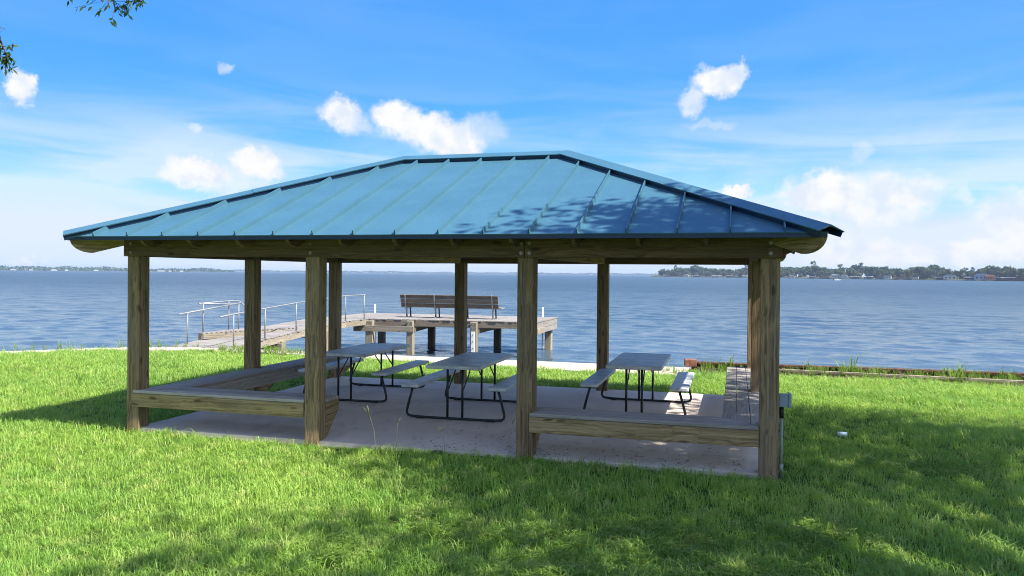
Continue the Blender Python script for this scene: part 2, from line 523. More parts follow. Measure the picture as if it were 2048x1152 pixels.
def bend(pts, rad, n=5):
    """round the inner corners of a polyline"""
    P = [Vector(p) for p in pts]
    out = [P[0]]
    for i in range(1, len(P) - 1):
        a, b, c = P[i - 1], P[i], P[i + 1]
        d1, d2 = (a - b), (c - b)
        k = min(rad, d1.length * .49, d2.length * .49)
        q1, q2 = b + d1.normalized() * k, b + d2.normalized() * k
        for j in range(n + 1):
            s = j / n
            out.append(q1 * (1 - s) ** 2 + b * 2 * s * (1 - s) + q2 * s ** 2)
    out.append(P[-1])
    return out


T = Matrix.Translation


# ------------------------------------------------------------------ setting: lawn, water, shore path
SHORE = [(-300, -330), (-60, -42), (-30, -9), (-20, 0.2), (-12, 6.4), (-10.35, 7.9), (-9.3, 9.0), (-8.3, 9.8), (-6.93, 10.3), (6.35, 10.12), (6.5, 10.62), (13.2, 10.82), (60, 12.2), (300, 20)]


def shore(x):
    return float(np.interp(x, [a for a, b in SHORE], [b for a, b in SHORE]))


def ground_z(x, y):
    z = -0.05
    d = shore(x) - y
    z -= 0.13 * max(0.0, min(1.0, (4.2 - d) / 3.2))
    if d > 4:
        z += 0.02 * math.sin(x * 0.9 + y * 0.5) * math.sin(y * 0.8 - 0.4 * x) * min(1, (d - 4) / 3)
    # small rise of turf left of the path end
    z += 0.05 * math.exp(-((x + 8.5) / 3.5) ** 2 - ((y - 5.5) / 2.5) ** 2)
    return z


def build_lawn():
    xs = [-300, -200, -120, -80, -60, -45, -30] + list(np.arange(-24, 30.01, 0.75)) + [35, 45, 60, 90, 150, 300]
    xs = sorted(set(xs + [-12, -10.35, -9.3, -8.3, -6.93, 6.35, 6.5, 13.2]))
    ds = list(np.arange(0, 9, 0.5)) + list(np.arange(9, 22, 1.0)) + [24, 28, 34, 44, 60, 90, 150, 320, 600]
    V, Fc = [], []
    for x in xs:
        s = shore(x) - 0.02
        for d in ds:
            V.append((x, s - d, ground_z(x, s - d)))
    n = len(ds)
    for i in range(len(xs) - 1):
        for j in range(n - 1):
            Fc.append((i * n + j, (i + 1) * n + j, (i + 1) * n + j + 1, i * n + j + 1))
    me = raw_mesh('lawn', V, Fc, True)
    o = link('ground', me, M['lawn'])
    o['kind'] = 'structure'
    return o


build_lawn()
WZ = -1.08


def build_water():
    """wind-rippled patch in front of the shore, flat sheet out to the far shores"""
    az = np.radians(np.arange(-62, 30.01, .21))
    ds = 15 * np.exp(np.arange(0, math.log(420 / 15), .0048))
    A, Dd = np.meshgrid(az, ds)
    X, Y = 7.35 + Dd * np.sin(A), -8.16 + Dd * np.cos(A)
    Z = np.zeros_like(X)
    cell = Dd * .0048
    g = np.random.default_rng(5)
    for lam in np.geomspace(.26, 4.5, 52):
        th = -1.50 + g.normal(0, .42)          # travelling roughly towards the shore
        k = 2 * math.pi / lam
        sl = .036 if lam < 1.3 else .017
        ph = g.uniform(0, 6.28)
        fade = np.clip((lam / cell - 2.2) / 2.0, 0, 1) * np.clip((400 - Dd) / 150, 0, 1)
        gust = .75 + .45 * np.sin(X * g.uniform(.02, .09) + Y * g.uniform(.03, .12) + g.uniform(0, 6))
        u = np.sin(k * (X * math.cos(th) + Y * math.sin(th)) + ph)
        Z += sl * lam / (2 * math.pi) * fade * gust * (u + .25 * u * u)
    n0, n1 = X.shape
    V = np.stack([X, Y, WZ + Z], -1).reshape(-1, 3)
    I = np.arange(n0 * n1).reshape(n0, n1)
    Fq = np.stack([I[:-1, :-1], I[:-1, 1:], I[1:, 1:], I[1:, :-1]], -1).reshape(-1, 4)[:, ::-1]
    q = len(V)
    V = np.concatenate([V, np.array([(-6000, -6000, WZ - .16), (6000, -6000, WZ - .16), (6000, 6000, WZ - .16), (-6000, 6000, WZ - .16)])])
    Fq = np.concatenate([Fq, np.array([[q, q + 1, q + 2, q + 3]])])
    me = bpy.data.meshes.new('water')
    me.vertices.add(len(V)); me.vertices.foreach_set('co', V.astype(np.float32).ravel())
    me.loops.add(Fq.size); me.loops.foreach_set('vertex_index', Fq.astype(np.int32).ravel())
    me.polygons.add(len(Fq)); me.polygons.foreach_set('loop_start', np.arange(len(Fq), dtype=np.int32) * 4)
    me.update(calc_edges=True)
    me.polygons.foreach_set('use_smooth', [True] * len(me.polygons))
    return me


wo = link('water', build_water(), M['water'])
wo['kind'] = 'structure'

# concrete shore path, cast in bays with recessed joints
pth = link('path', None)
pth['kind'] = 'structure'
far_edge = [(-20.0, 0.25), (-12, 6.42), (-10.35, 7.9), (-9.3, 9.0), (-8.3, 9.8), (-6.93, 10.3), (-4.8, 10.27), (-2.6, 10.24), (-0.4, 10.21), (1.8, 10.18), (4.0, 10.15), (6.35, 10.12)]
near_w = [0.8, .8, .8, .75, .75, .8, .55, .75, 1.05, 1.3, 1.5, 1.5]
for i in range(len(far_edge) - 1):
    (x0, y0), (x1, y1) = far_edge[i], far_edge[i + 1]
    tdir = Vector((x1 - x0, y1 - y0, 0)).normalized()
    nrm0 = Vector((tdir.y, -tdir.x, 0))
    def nrm(j):
        a = Vector(far_edge[max(0, j - 1)]); b = Vector(far_edge[min(len(far_edge) - 1, j + 1)])
        dd = (b - a).normalized()
        return Vector((dd.y, -dd.x, 0))
    a, b = Vector((x0, y0, 0)) + tdir * .008, Vector((x1, y1, 0)) - tdir * .008
    c, d = b + nrm(i + 1) * near_w[i + 1], a + nrm(i) * near_w[i]
    V = [Vector((p.x, p.y, z)) for z in (-.26, -.125) for p in (a, b, c, d)]
    me = raw_mesh('bay', V, [(0, 1, 2, 3), (4, 5, 6, 7), (0, 1, 5, 4), (1, 2, 6, 5), (2, 3, 7, 6), (3, 0, 4, 7)])
    link('slab', me, M['walk'], pth)

# pavilion floor slab
slab = link('floor', box_mesh(7.58, 5.24, 0.16, 0.012, 2), M['slab'], None, T((3.885, 2.65, -0.08)))
slab['kind'] = 'structure'

# sheet-pile bulkhead under the path and along the right-hand shore
bulk = thing('seawall', 'concrete capped bulkhead wall along the water under the path', 'seawall', (-6.9, 10.3, -1.5))
V, Fc = [], []
pts = [(-60, -41.9), (-30, -8.9), (-20, 0.3), (-12, 6.5), (-10.35, 8.0), (-9.3, 9.1), (-8.3, 9.88), (-6.93, 10.36), (6.38, 10.2)]
for x, y in pts:
    V += [(x, y - .02, -.15), (x, y - .02, -2.0), (x, y + .1, -2.0), (x, y + .1, -.15)]
for i in range(len(pts) - 1):
    for k in range(4):
        Fc.append((i * 4 + k, i * 4 + (k + 1) % 4, (i + 1) * 4 + (k + 1) % 4, (i + 1) * 4 + k))
link('wall_face', raw_mesh('face', V, Fc), M['walk'], bulk)

steel = thing('seawall', 'rusty steel bulkhead with weeds growing along it, right of the path', 'seawall', (6.4, 10.6, -1.5))
# corrugated sheet piles
V, Fc = [], []
nseg = 0
x = 6.36
prof = []
k = 0
while x < 48:
    y = 10.66 + (x - 6.4) * 0.03 + (0.0, 0.12)[(k // 2) % 2]
    prof.append((x, y)); x += (0.08, 0.25)[(k + 1) % 2]; k += 1
for x, y in prof:
    V += [(x, y, -.09), (x, y, -2.0)]
Fc = [(2 * i, 2 * i + 1, 2 * i + 3, 2 * i + 2) for i in range(len(prof) - 1)]
sp = link('sheet_pile', raw_mesh('pile', V, Fc), M['rust'], steel)
md = sp.modifiers.new('thick', 'SOLIDIFY'); md.thickness = 0.012
board('cap', (6.36, 10.70, -.075), (48, 11.95, -.075), .22, .05, M['rust'], steel)
board('end_cap', (6.22, 10.42, -.05), (6.48, 10.46, -.05), .24, .16, plain('orange_rust', (0.24, 0.10, 0.06), .8, 0, .3, 9), steel)
board('waler', (8.1, 10.14, -.10), (13.5, 9.70, -.10), .05, .045, M['line'], steel)
board('waler', (13.5, 9.70, -.10), (30, 10.0, -.10), .05, .045, M['line'], steel)
for sx in np.arange(8.4, 22, 2.4):
    sy = 10.14 - (min(sx, 13.5) - 8.1) * .081
    board('tie', (sx, sy + .02, -.125), (sx, 10.62 + (sx - 6.4) * .03, -.125), .05, .04, M['rust'], steel)
soil = link('soil', raw_mesh('soil', [(6.5, 9.5, -.165), (13.3, 9.15, -.165), (48, 10.0, -.165), (48, 11.85, -.165), (13.2, 10.78, -.165), (6.5, 10.6, -.165)], [(0, 1, 2, 3, 4, 5)]), M['soil'])
soil['kind'] = 'structure'

# ------------------------------------------------------------------ pavilion
PX = [0.0, 2.5088, 5.0779, 7.5802]
PW = 0.183
D = 5.0626
HB = 2.1456
BT = 2.345
pav = thing('picnic_pavilion', 'open timber picnic pavilion with a blue standing seam hip roof', 'pavilion', (3.88, 2.6, 0))


def bolt(p, n, parent):
    n = Vector(n).normalized()
    p = Vector(p)
    me = BOLT
    q = n.to_track_quat('Z', 'Y').to_matrix().to_4x4()
    return link('bolt', me, M['bolt'], parent, T(p) @ q)


def make_bolt():
    bm = bmesh.new()
    bmesh.ops.create_cone(bm, cap_ends=True, segments=12, radius1=.020, radius2=.020, depth=.004, matrix=T((0, 0, .002)))
    bmesh.ops.create_cone(bm, cap_ends=True, segments=6, radius1=.014, radius2=.013, depth=.012, matrix=T((0, 0, .010)))
    me = bpy.data.meshes.new('bolt'); bm.to_mesh(me); bm.free()
    me.materials.append(M['bolt'])
    return me


BOLT = make_bolt()


def post(x, y, top=BT - .004, z0=-.12):
    return board('post', (x + PW / 2, y + PW / 2, z0), (x + PW / 2, y + PW / 2, top), PW, PW, M['post'], pav, up=(0, 1, 0), bev=.008)


for i, x in enumerate(PX):
    post(x, 0.0)
    post(x - (.05 if i == 3 else 0), D)
post(PX[0], 2.44); post(PX[3] - .04, 2.44)

xr, yr = PX[3] + PW, D + PW
# beams: outer boards on all four sides, inner boards, cross ties
BH = BT - HB
bz = (HB + BT) / 2
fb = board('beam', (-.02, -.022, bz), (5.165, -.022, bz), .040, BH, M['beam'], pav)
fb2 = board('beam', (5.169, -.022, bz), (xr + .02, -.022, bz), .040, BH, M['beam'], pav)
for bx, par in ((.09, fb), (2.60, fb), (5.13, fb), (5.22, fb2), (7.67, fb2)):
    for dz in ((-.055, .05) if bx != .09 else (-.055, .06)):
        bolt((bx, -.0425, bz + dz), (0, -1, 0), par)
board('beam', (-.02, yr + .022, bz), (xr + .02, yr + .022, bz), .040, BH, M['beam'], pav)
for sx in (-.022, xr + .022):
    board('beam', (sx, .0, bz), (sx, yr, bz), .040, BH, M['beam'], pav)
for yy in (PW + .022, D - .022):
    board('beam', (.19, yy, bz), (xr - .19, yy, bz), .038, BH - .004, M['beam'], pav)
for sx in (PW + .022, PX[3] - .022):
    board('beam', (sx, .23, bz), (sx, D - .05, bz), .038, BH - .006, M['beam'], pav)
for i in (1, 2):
    board('cross_beam', (PX[i] + PW / 2, .23, bz), (PX[i] + PW / 2, D - .05, bz), .10, BH - .002, M['rail'], pav)

# roof geometry
EX0, EX1, EY0, EY1 = -.47, 8.14, -.45, 5.695
ZE = 2.378
HALF = (EY1 - EY0) / 2
SL = 0.405
RX0, RX1 = EX0 + HALF, EX1 - HALF
YM = (EY0 + EY1) / 2
ZR = ZE + SL * HALF


def roof_z(x, y):
    return ZE + SL * min(x - EX0, EX1 - x, y - EY0, EY1 - y)


TH = .022      # sheathing
# sheathing deck (one board skin under the sheets)
off = .026
Vt = [Vector((EX0 + .02, EY0 + .02, ZE)), Vector((EX1 - .02, EY0 + .02, ZE)), Vector((EX1 - .02, EY1 - .02, ZE)), Vector((EX0 + .02, EY1 - .02, ZE)), Vector((RX0, YM, ZR)), Vector((RX1, YM, ZR))]
Vtop = [v - Vector((0, 0, .012)) for v in Vt]
Vbot = [v - Vector((0, 0, .012 + off)) for v in Vt]
Fd = [(0, 1, 5, 4), (1, 2, 5), (2, 3, 4, 5), (3, 0, 4)]
Fc = Fd + [tuple(i + 6 for i in f) for f in Fd] + [(i, (i + 1) % 4, (i + 1) % 4 + 6, i + 6) for i in range(4)]
roof = link('roof', raw_mesh('deck', Vtop + Vbot, Fc), M['deck'], pav)


class Slope:
    def __init__(s, o, along, upd, L, side_hip=True):
        s.o = Vector(o); s.a = Vector(along); s.L = L
        s.u = (Vector(upd) + Vector((0, 0, SL))).normalized()
        s.k = 1 / math.sqrt(1 + SL * SL)      # horizontal run per slope metre
        s.n = s.a.cross(s.u).normalized()

    def p(s, x, run, h=0.0):
        return s.o + s.a * x + s.u * (run / s.k) + s.n * h

    def top(s, x):
        return max(0.0, min(HALF, x, s.L - x))


slopes = [Slope((EX0, EY0, ZE), (1, 0, 0), (0, 1, 0), EX1 - EX0), Slope((EX1, EY1, ZE), (-1, 0, 0), (0, -1, 0), EX1 - EX0),
          Slope((EX1, EY0, ZE), (0, 1, 0), (-1, 0, 0), EY1 - EY0), Slope((EX0, EY1, ZE), (0, -1, 0), (1, 0, 0), EY1 - EY0)]
for si, s in enumerate(slopes):
    first, step = ((.40, .4905) if si == 0 else (.30, .495))
    seams = [first + step * i for i in range(40) if first + step * i < s.L - .12]
    xs = [0.0] + seams + [s.L]
    for a, b in zip(xs[:-1], xs[1:]):
        a2, b2 = a + .0015, b - .0015
        brk = [x for x in (HALF, s.L - HALF) if a2 < x < b2]
        pts = [(a2, -.015)] + [(b2, -.015)] + [(x, s.top(x)) for x in [b2] + brk[::-1] + [a2]]
        top = [s.p(x, r_, .004) for x, r_ in pts]
        bot = [s.p(x, r_, -.008) for x, r_ in pts]
        n = len(pts)
        Fp = [tuple(range(n)), tuple(range(n, 2 * n))] + [(i, (i + 1) % n, n + (i + 1) % n, n + i) for i in range(n)]
        link('roof_panel', raw_mesh('panel', top + bot, Fp), M['roof'], roof)
    for x in seams:
        r1 = s.top(x) - .10
        if r1 < .08:
            continue
        w, h = .008, .054
        V = []
        for r_ in (-.018, r1):
            V += [s.p(x - w, r_, .003), s.p(x + w, r_, .003), s.p(x + w * .8, r_, h), s.p(x - w * .8, r_, h)]
        link('seam', raw_mesh('seam', V, [(0, 1, 2, 3), (4, 5, 6, 7), (0, 1, 5, 4), (1, 2, 6, 5), (2, 3, 7, 6), (3, 0, 4, 7)]), M['roof'], roof)
    # drip edge
    p0, p1 = s.p(0, -.012, -.03), s.p(s.L, -.012, -.03)
    board('drip_edge', p0, p1, .012, .036, M['drip'], roof, bev=0)


# hip and ridge caps: raised bent sheets with a turned-down leg on both sides
def cap(p0, p1, n1, n2, segs=2):
    p0, p1 = Vector(p0), Vector(p1)
    dirv = (p1 - p0).normalized()
    for k in range(segs):
        a = p0.lerp(p1, k / segs) + dirv * (.0 if k == 0 else .004)
        b = p0.lerp(p1, (k + 1) / segs)
        sec = []
        lift = .066 + .004 * (k % 2)
        for n in (n1, n2):
            pd = n.cross(dirv)
            if pd.z > 0:
                pd = -pd
            pd.normalize()
            sec.append((n, pd))
        (na, pa), (nb, pb) = sec
        prof = [na * (lift - .012) + pa * .160, na * lift + pa * .162, Vector((0, 0, lift + .012)), nb * lift + pb * .162, nb * (lift - .012) + pb * .160]
        inner = [na * (lift - .012) + pa * .152, na * (lift - .008) + pa * .152, Vector((0, 0, lift)), nb * (lift - .008) + pb * .152, nb * (lift - .012) + pb * .152]
        V, Fp = [], []
        for q in (a, b):
            V += [q + v for v in prof] + [q + v for v in inner]
        for i in range(4):
            Fp.append((i, i + 1, 11 + i, 10 + i))
            Fp.append((5 + i, 6 + i, 16 + i, 15 + i))
            Fp.append((i, i + 1, 6 + i, 5 + i))
            Fp.append((10 + i, 11 + i, 16 + i, 15 + i))
        Fp += [(0, 10, 15, 5), (4, 14, 19, 9)]
        hc = link('hip_cap', raw_mesh('cap', V, Fp), M['roof'], roof)
        for n, pd in sec:      # dark closure strip set back under the edge of the cap
            q0, q1 = a + n * .032 + pd * .140, b + n * .032 + pd * .140
            board('closure', q0, q1, .008, .060, M['drip'], roof, up=n, bev=0)


rid = [Vector((RX0, YM, ZR)), Vector((RX1, YM, ZR))]
cap(rid[0], rid[1], slopes[0].n, slopes[1].n, 1)
for (cx_, cy_, e, sa, sb) in ((EX0, EY0, 0, 0, 3), (EX1, EY0, 1, 0, 2), (EX1, EY1, 1, 1, 2), (EX0, EY1, 0, 1, 3)):
    c = Vector((cx_, cy_, ZE))
    d_ = (rid[e] - c).normalized()
    cap(c - d_ * .05, rid[e], slopes[sa].n, slopes[sb].n, 2)

# rafters with quarter-round tails (profile in run/height space)
UND = .012 + off


def rafter_profile(run0, run1, depth, slope, base):
    """XZ polygon: x = run from the eave, z = height"""
    top = lambda x: base + slope * x - UND - .002
    pts = [(run1, top(run1)), (run0, top(run0))]
    xe = run0 + depth * 1.05
    zb = top(xe) - depth
    for j in range(1, 9):
        a = math.pi / 2 * j / 8
        pts.append((run0 + (xe - run0) * (1 - math.cos(a)), top(run0) - (top(run0) - zb) * math.sin(a)))
    pts.append((run1, top(run1) - depth))
    return pts


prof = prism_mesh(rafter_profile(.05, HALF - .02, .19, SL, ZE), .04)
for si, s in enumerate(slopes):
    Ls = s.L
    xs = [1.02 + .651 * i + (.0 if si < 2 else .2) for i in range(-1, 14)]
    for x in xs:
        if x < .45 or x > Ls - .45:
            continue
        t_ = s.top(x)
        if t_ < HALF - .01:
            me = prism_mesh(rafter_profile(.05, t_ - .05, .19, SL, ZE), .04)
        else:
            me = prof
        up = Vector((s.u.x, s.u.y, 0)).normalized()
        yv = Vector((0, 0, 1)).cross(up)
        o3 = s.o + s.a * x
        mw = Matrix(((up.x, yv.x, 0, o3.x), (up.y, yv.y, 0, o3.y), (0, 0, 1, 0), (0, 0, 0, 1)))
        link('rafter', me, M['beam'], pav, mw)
hp = prism_mesh(rafter_profile(.02, HALF * math.sqrt(2) - .1, .235, SL / math.sqrt(2), ZE), .065)
for cx_, cy_, dx, dy in ((EX0, EY0, 1, 1), (EX1, EY0, -1, 1), (EX1, EY1, -1, -1), (EX0, EY1, 1, -1)):
    up = Vector((dx, dy, 0)).normalized()
    yv = Vector((0, 0, 1)).cross(up)
    mw = Matrix(((up.x, yv.x, 0, cx_), (up.y, yv.y, 0, cy_), (0, 0, 1, 0), (0, 0, 0, 1)))
    link('hip_rafter', hp, M['rail'], pav, mw)

# built-in corner benches
ZT = .475
pw, gap, pt = .138, .006, .038


def plank_poly(poly, bname, parent):
    """flat mitred plank: 4 corner points (x,y), top at ZT; long axis = first edge"""
    a, b = Vector(poly[0]), Vector(poly[1])
    ang = math.atan2((b - a).y, (b - a).x)
    c = sum((Vector(p) for p in poly), Vector((0, 0))) / len(poly)
    mw = T((c.x, c.y, ZT - pt / 2)) @ Matrix.Rotation(ang, 4, 'Z')
    inv = Matrix.Rotation(-ang, 2)
    loc = [inv @ (Vector(p) - c) for p in poly]
    V = [(p.x, p.y, z) for z in (-pt / 2, pt / 2) for p in loc]
    n = len(poly)
    me = raw_mesh('plank', V, [tuple(range(n)), tuple(range(n, 2 * n))] + [(i, (i + 1) % n, n + (i + 1) % n, n + i) for i in range(n)])
    bm = bmesh.new(); bm.from_mesh(me)
    bmesh.ops.bevel(bm, geom=bm.edges[:], offset=.005, segments=1, affect='EDGES')
    bm.to_mesh(me); bm.free()
    return link(bname, me, M['plank'], parent, mw)


def corner_bench(side):
    b = part('bench', pav, T((.2 if side == 'L' else 7.5, .2, 0)))
    mirror = side == 'R'
    # side run: outer face x0, planks go inward
    x0 = .15 if not mirror else 7.645
    sg = 1 if not mirror else -1
    yf = .0 if mirror else .0
    for k in range(3):
        a, c = x0 + sg * k * (pw + gap), x0 + sg * (k * (pw + gap) + pw)
        fa, fc = yf + k * (pw + gap), yf + k * (pw + gap) + pw
        ye = 5.24 if mirror else 5.1
        seg = [(fa + .003, ye)]
        if k == 0:
            seg = [(fa + .003, 2.435), (2.63, ye)] if mirror else [(fa + .003, 2.435), (2.63, 5.04)]
        for (y0, y1) in seg:
            first = y0 < 1
            ya, yc = (y0, y0 + (fc - fa)) if first else (y0, y0)
            plank_poly([(a, ya), (a, y1), (c, y1), (c, yc)], 'plank', b)
        # front run, mitred against the side run
        if not mirror:
            xe = PX[1] - .004 if k == 0 else PX[1] + PW + .035
            xs_ = (.10 if k == 0 else a) + .004
            plank_poly([(xe, fa), (xs_ if k == 0 else a + .003, fa), (c + .003, fc), (xe, fc)] if k else [(xe, fa - .014), (.10, fa - .014), (.10, fa + .03), (.19, fa + .035), (c + .003, fc), (xe, fc)], 'plank', b)
        else:
            xe = PX[2] + PW - .03 if k == 0 else PX[2] - .03
            if k == 0:
                plank_poly([(xe, fa - .014), (7.576, fa - .014), (7.576, fa + .067), (c - .003, fc), (xe, fc)], 'plank', b)
            else:
                plank_poly([(xe if k > 1 else PX[2] + PW + .004, fa), (a - .003, fa), (c - .003, fc), (xe if k > 1 else PX[2] + PW + .004, fc)], 'plank', b)
    # aprons
    za = ZT - pt - .003 - .165 / 2
    if not mirror:
        board('apron', (.095, -.005, za), (PX[1] - .004, -.005, za), .036, .165, M['rail'], b)
        board('apron', (.56, .44, za), (.56, 5.05, za), .036, .165, M['plank'], b)
        board('apron', (.56, .40, za), (PX[1] + .1, .40, za), .036, .165, M['plank'], b)
    else:
        board('apron', (PX[2] + PW - .033, -.005, za), (PX[3] - .004, -.005, za), .036, .165, M['rail'], b)
        board('apron', (7.245, .44, za), (7.245, 5.2, za), .036, .165, M['plank'], b)
        board('apron', (PX[2] + .05, .40, za), (7.20, .40, za), .036, .165, M['plank'], b)
    # tapered brackets at the posts
    br = prism_mesh([(0, ZT - pt - .004), (.34, ZT - pt - .004), (.34, .30), (.06, .02), (0, .02)], .04)
    xb = (PX[1] + .145) if not mirror else PX[2] + .150
    mw = Matrix(((0, 1, 0, xb), (1, 0, 0, PW + .003), (0, 0, 1, 0), (0, 0, 0, 1)))
    link('bracket', br, M['rail'], b, mw)
    xm = PW + .003 if not mirror else PX[3] - .003
    s2 = 1 if not mirror else -1
    mw = Matrix(((s2, 0, 0, xm), (0, 1, 0, 2.44 + PW * .5), (0, 0, 1, 0), (0, 0, 0, 1)))
    link('bracket', br, M['beam'], b, mw)
    mw = Matrix(((s2, 0, 0, xm), (0, 1, 0, D + PW * .3), (0, 0, 1, 0), (0, 0, 0, 1)))
    link('bracket', br, M['beam'], b, mw)


corner_bench('L')
corner_bench('R')

# ------------------------------------------------------------------ picnic tables
def rounded_slab(lx, ly, lz, r=.03, rim=True):
    bm = bmesh.new()
    bmesh.ops.create_cube(bm, size=1.0)
    for v in bm.verts:
        v.co = Vector((v.co.x * lx, v.co.y * ly, v.co.z * lz))
    ve = [e for e in bm.edges if abs(e.verts[0].co.z - e.verts[1].co.z) > 1e-4]
    bmesh.ops.bevel(bm, geom=ve, offset=r, segments=4, affect='EDGES', profile=.5)
    he = [e for e in bm.edges if abs(e.verts[0].co.z - e.verts[1].co.z) < 1e-5 and len(e.link_faces) == 2 and abs(e.link_faces[0].normal.z - e.link_faces[1].normal.z) > .5]
    bmesh.ops.bevel(bm, geom=he, offset=.010, segments=2, affect='EDGES', profile=.5)
    if rim:
        tf = max((f for f in bm.faces if f.normal.z > .9), key=lambda f: f.calc_area())
        r1 = bmesh.ops.inset_region(bm, faces=[tf], thickness=.05, depth=0)
        r2 = bmesh.ops.inset_region(bm, faces=[tf], thickness=.006, depth=-.003)
    me = bpy.data.meshes.new('slab'); bm.to_mesh(me); bm.free()
    return me


TOP_ME, SEAT_ME = rounded_slab(.755, 1.83, .05), rounded_slab(.245, 1.83, .045, .02, False)
half = [(0, 0, .022), (.50, 0, .022), (.70, 0, .035), (.665, 0, .20), (.60, 0, .425)]
rail = [Vector((-x, y, z)) for x, y, z in half[::-1][:-1]] + [Vector((0, 0, .022))] + [Vector(p) for p in half[1:]]
FRAME_ME = tube_mesh([bend(rail, .16, 6)], .0175, 10)
LEG_ME = tube_mesh([[(0, 0, .025), (0, 0, .69)]], .0165, 10)
BRACE_ME = tube_mesh([bend([(0, 0, .38), (0, .30, .60), (0, .38, .685)], .05, 3)], .009, 8)
FOOT_ME = tube_mesh([[(-.05, 0, .020), (.05, 0, .020)]], .021, 10)
BAR_ME = tube_mesh([[(-.70, 0, .42), (-.50, 0, .42)], [(.50, 0, .42), (.70, 0, .42)], [(-.34, 0, .69), (.34, 0, .69)]], .013, 8)
for me, k in ((TOP_ME, 'table'), (SEAT_ME, 'table'), (FRAME_ME, 'tube'), (LEG_ME, 'tube'), (BRACE_ME, 'tube'), (FOOT_ME, 'tube'), (BAR_ME, 'tube')):
    me.materials.append(M[k])


def picnic_table(cx_, cy_, rz, label):
    t_ = thing('picnic_table', label, 'picnic table', (cx_, cy_, 0), rz, 'picnic tables on the concrete floor')
    B = WORLD[t_.name]
    link('tabletop', TOP_ME, None, t_, B @ T((0, 0, .717)))
    for s in (-1, 1):
        link('bench_seat', SEAT_ME, None, t_, B @ T((s * .608, 0, .45)))
    for s in (-1, 1):
        y = s * .80
        fr = link('leg_frame', FRAME_ME, None, t_, B @ T((0, y, 0)))
        for k in (-1, 1):
            link('leg', LEG_ME, None, fr, B @ T((k * .105, y, 0)))
            link('foot', FOOT_ME, None, fr, B @ T((k * .50, y, 0)))
        link('cross_bar', BAR_ME, None, fr, B @ T((0, y, 0)))
        for k in (-1, 1):
            link('brace', BRACE_ME, None, fr, B @ T((k * .105, y, 0)) @ Matrix.Rotation(math.pi if s > 0 else 0, 4, 'Z'))
    return t_


picnic_table(1.60, 3.46, R(1.5), 'grey picnic table beside the left corner bench, farthest left of the three')
picnic_table(3.72, 2.545, R(1.5), 'grey picnic table in the middle of the floor, nearest the gap between posts')
picnic_table(6.02, 3.36, R(0.5), 'grey picnic table beside the right corner bench, one seat in a patch of sun')

# electrical box on the right front post
eb = thing('electrical_box', 'grey weatherproof outlet box on a conduit beside the right front post', 'outlet box', (xr + .05, .06, -.06))
link('box', box_mesh(.085, .11, .125, .008, 2), M['greybox'], eb, T((xr + .046, .085, .735)))
link('cover', box_mesh(.03, .12, .14, .013, 3), M['greybox'], eb, T((xr + .105, .085, .737)))
link('hinge', tube_mesh([[(xr + .092, .03, .809), (xr + .092, .14, .809)]], .007, 8), M['greybox'], eb)
link('coupling', tube_mesh([[(xr + .030, .085, .671), (xr + .030, .085, .56)]], .022, 12), M['black'], eb)
link('conduit', tube_mesh([[(xr + .030, .085, .56), (xr + .030, .085, -.08)]], .015, 10), plain('conduit_grey', (.24, .29, .28), .5), eb)
link('coupling', tube_mesh([[(xr + .030, .085, .10), (xr + .030, .085, .02)]], .022, 10), plain('conduit_sleeve', (.30, .38, .34), .5), eb)
link('strap', box_mesh(.012, .07, .022, .002), M['galv'], eb, T((xr + .008, .085, .40)))

# bit of pipe in the grass
pp = tag(link('pipe_piece', tube_mesh([[(8.585, 2.44, -.005), (8.70, 2.42, .0)]], .028, 14), M['pvc']), 'short pale blue plastic pipe lying in the grass right of the pavilion', 'pipe')
sk = thing('valve_cover', 'small dark green valve cover in the grass at the slab edge', 'valve cover', (4.18, -.03, -.05))
link('lid', tube_mesh([[(4.18, -.02, -.02), (4.18, -.02, -.004)]], .06, 12), plain('dark_green_lid', (.03, .06, .05), .6), sk)
link('rim', tube_mesh([[(4.18, -.02, -.08), (4.18, -.02, -.02)]], .072, 12), plain('dark_rim', (.02, .035, .03), .6), sk)

# ------------------------------------------------------------------ pier
pier = thing('pier', 'weathered timber pier with a ramp and a wide end platform over the lake', 'pier', (-6.8, 10.4, -.15))
XL, XR_ = -7.72, -5.92


def ramp_z(y):
    return float(np.interp(y, [10.25, 14.0, 17.0, 30], [-.12, .12, .25, .25]))


y = 10.18
while y < 18.62:
    y1 = y + .138
    z0, z1 = ramp_z(y), ramp_z(y1)
    e = rnd.uniform(-.02, .02)
    board('plank', (XL + e, (y + y1) / 2, (z0 + z1) / 2 - .019 + rnd.uniform(-.003, .003)), (XR_ + e, (y + y1) / 2, (z0 + z1) / 2 - .019), .138, .038, M['pier'], pier, up=(0, -(z1 - z0), .138), bev=.003)
    y = y1 + .006


def tfront(x):
    return 18.66 + .072 * (x + 6.0)


TB = 22.55
x = -7.76
while x < .42:
    y0 = tfront(x) + rnd.uniform(-.02, .02)
    board('plank', (x + .069, y0, .231 + rnd.uniform(-.003, .003)), (x + .069, TB + rnd.uniform(-.02, .02), .231), .138, .038, M['pier'], pier, bev=.003)
    x += .145
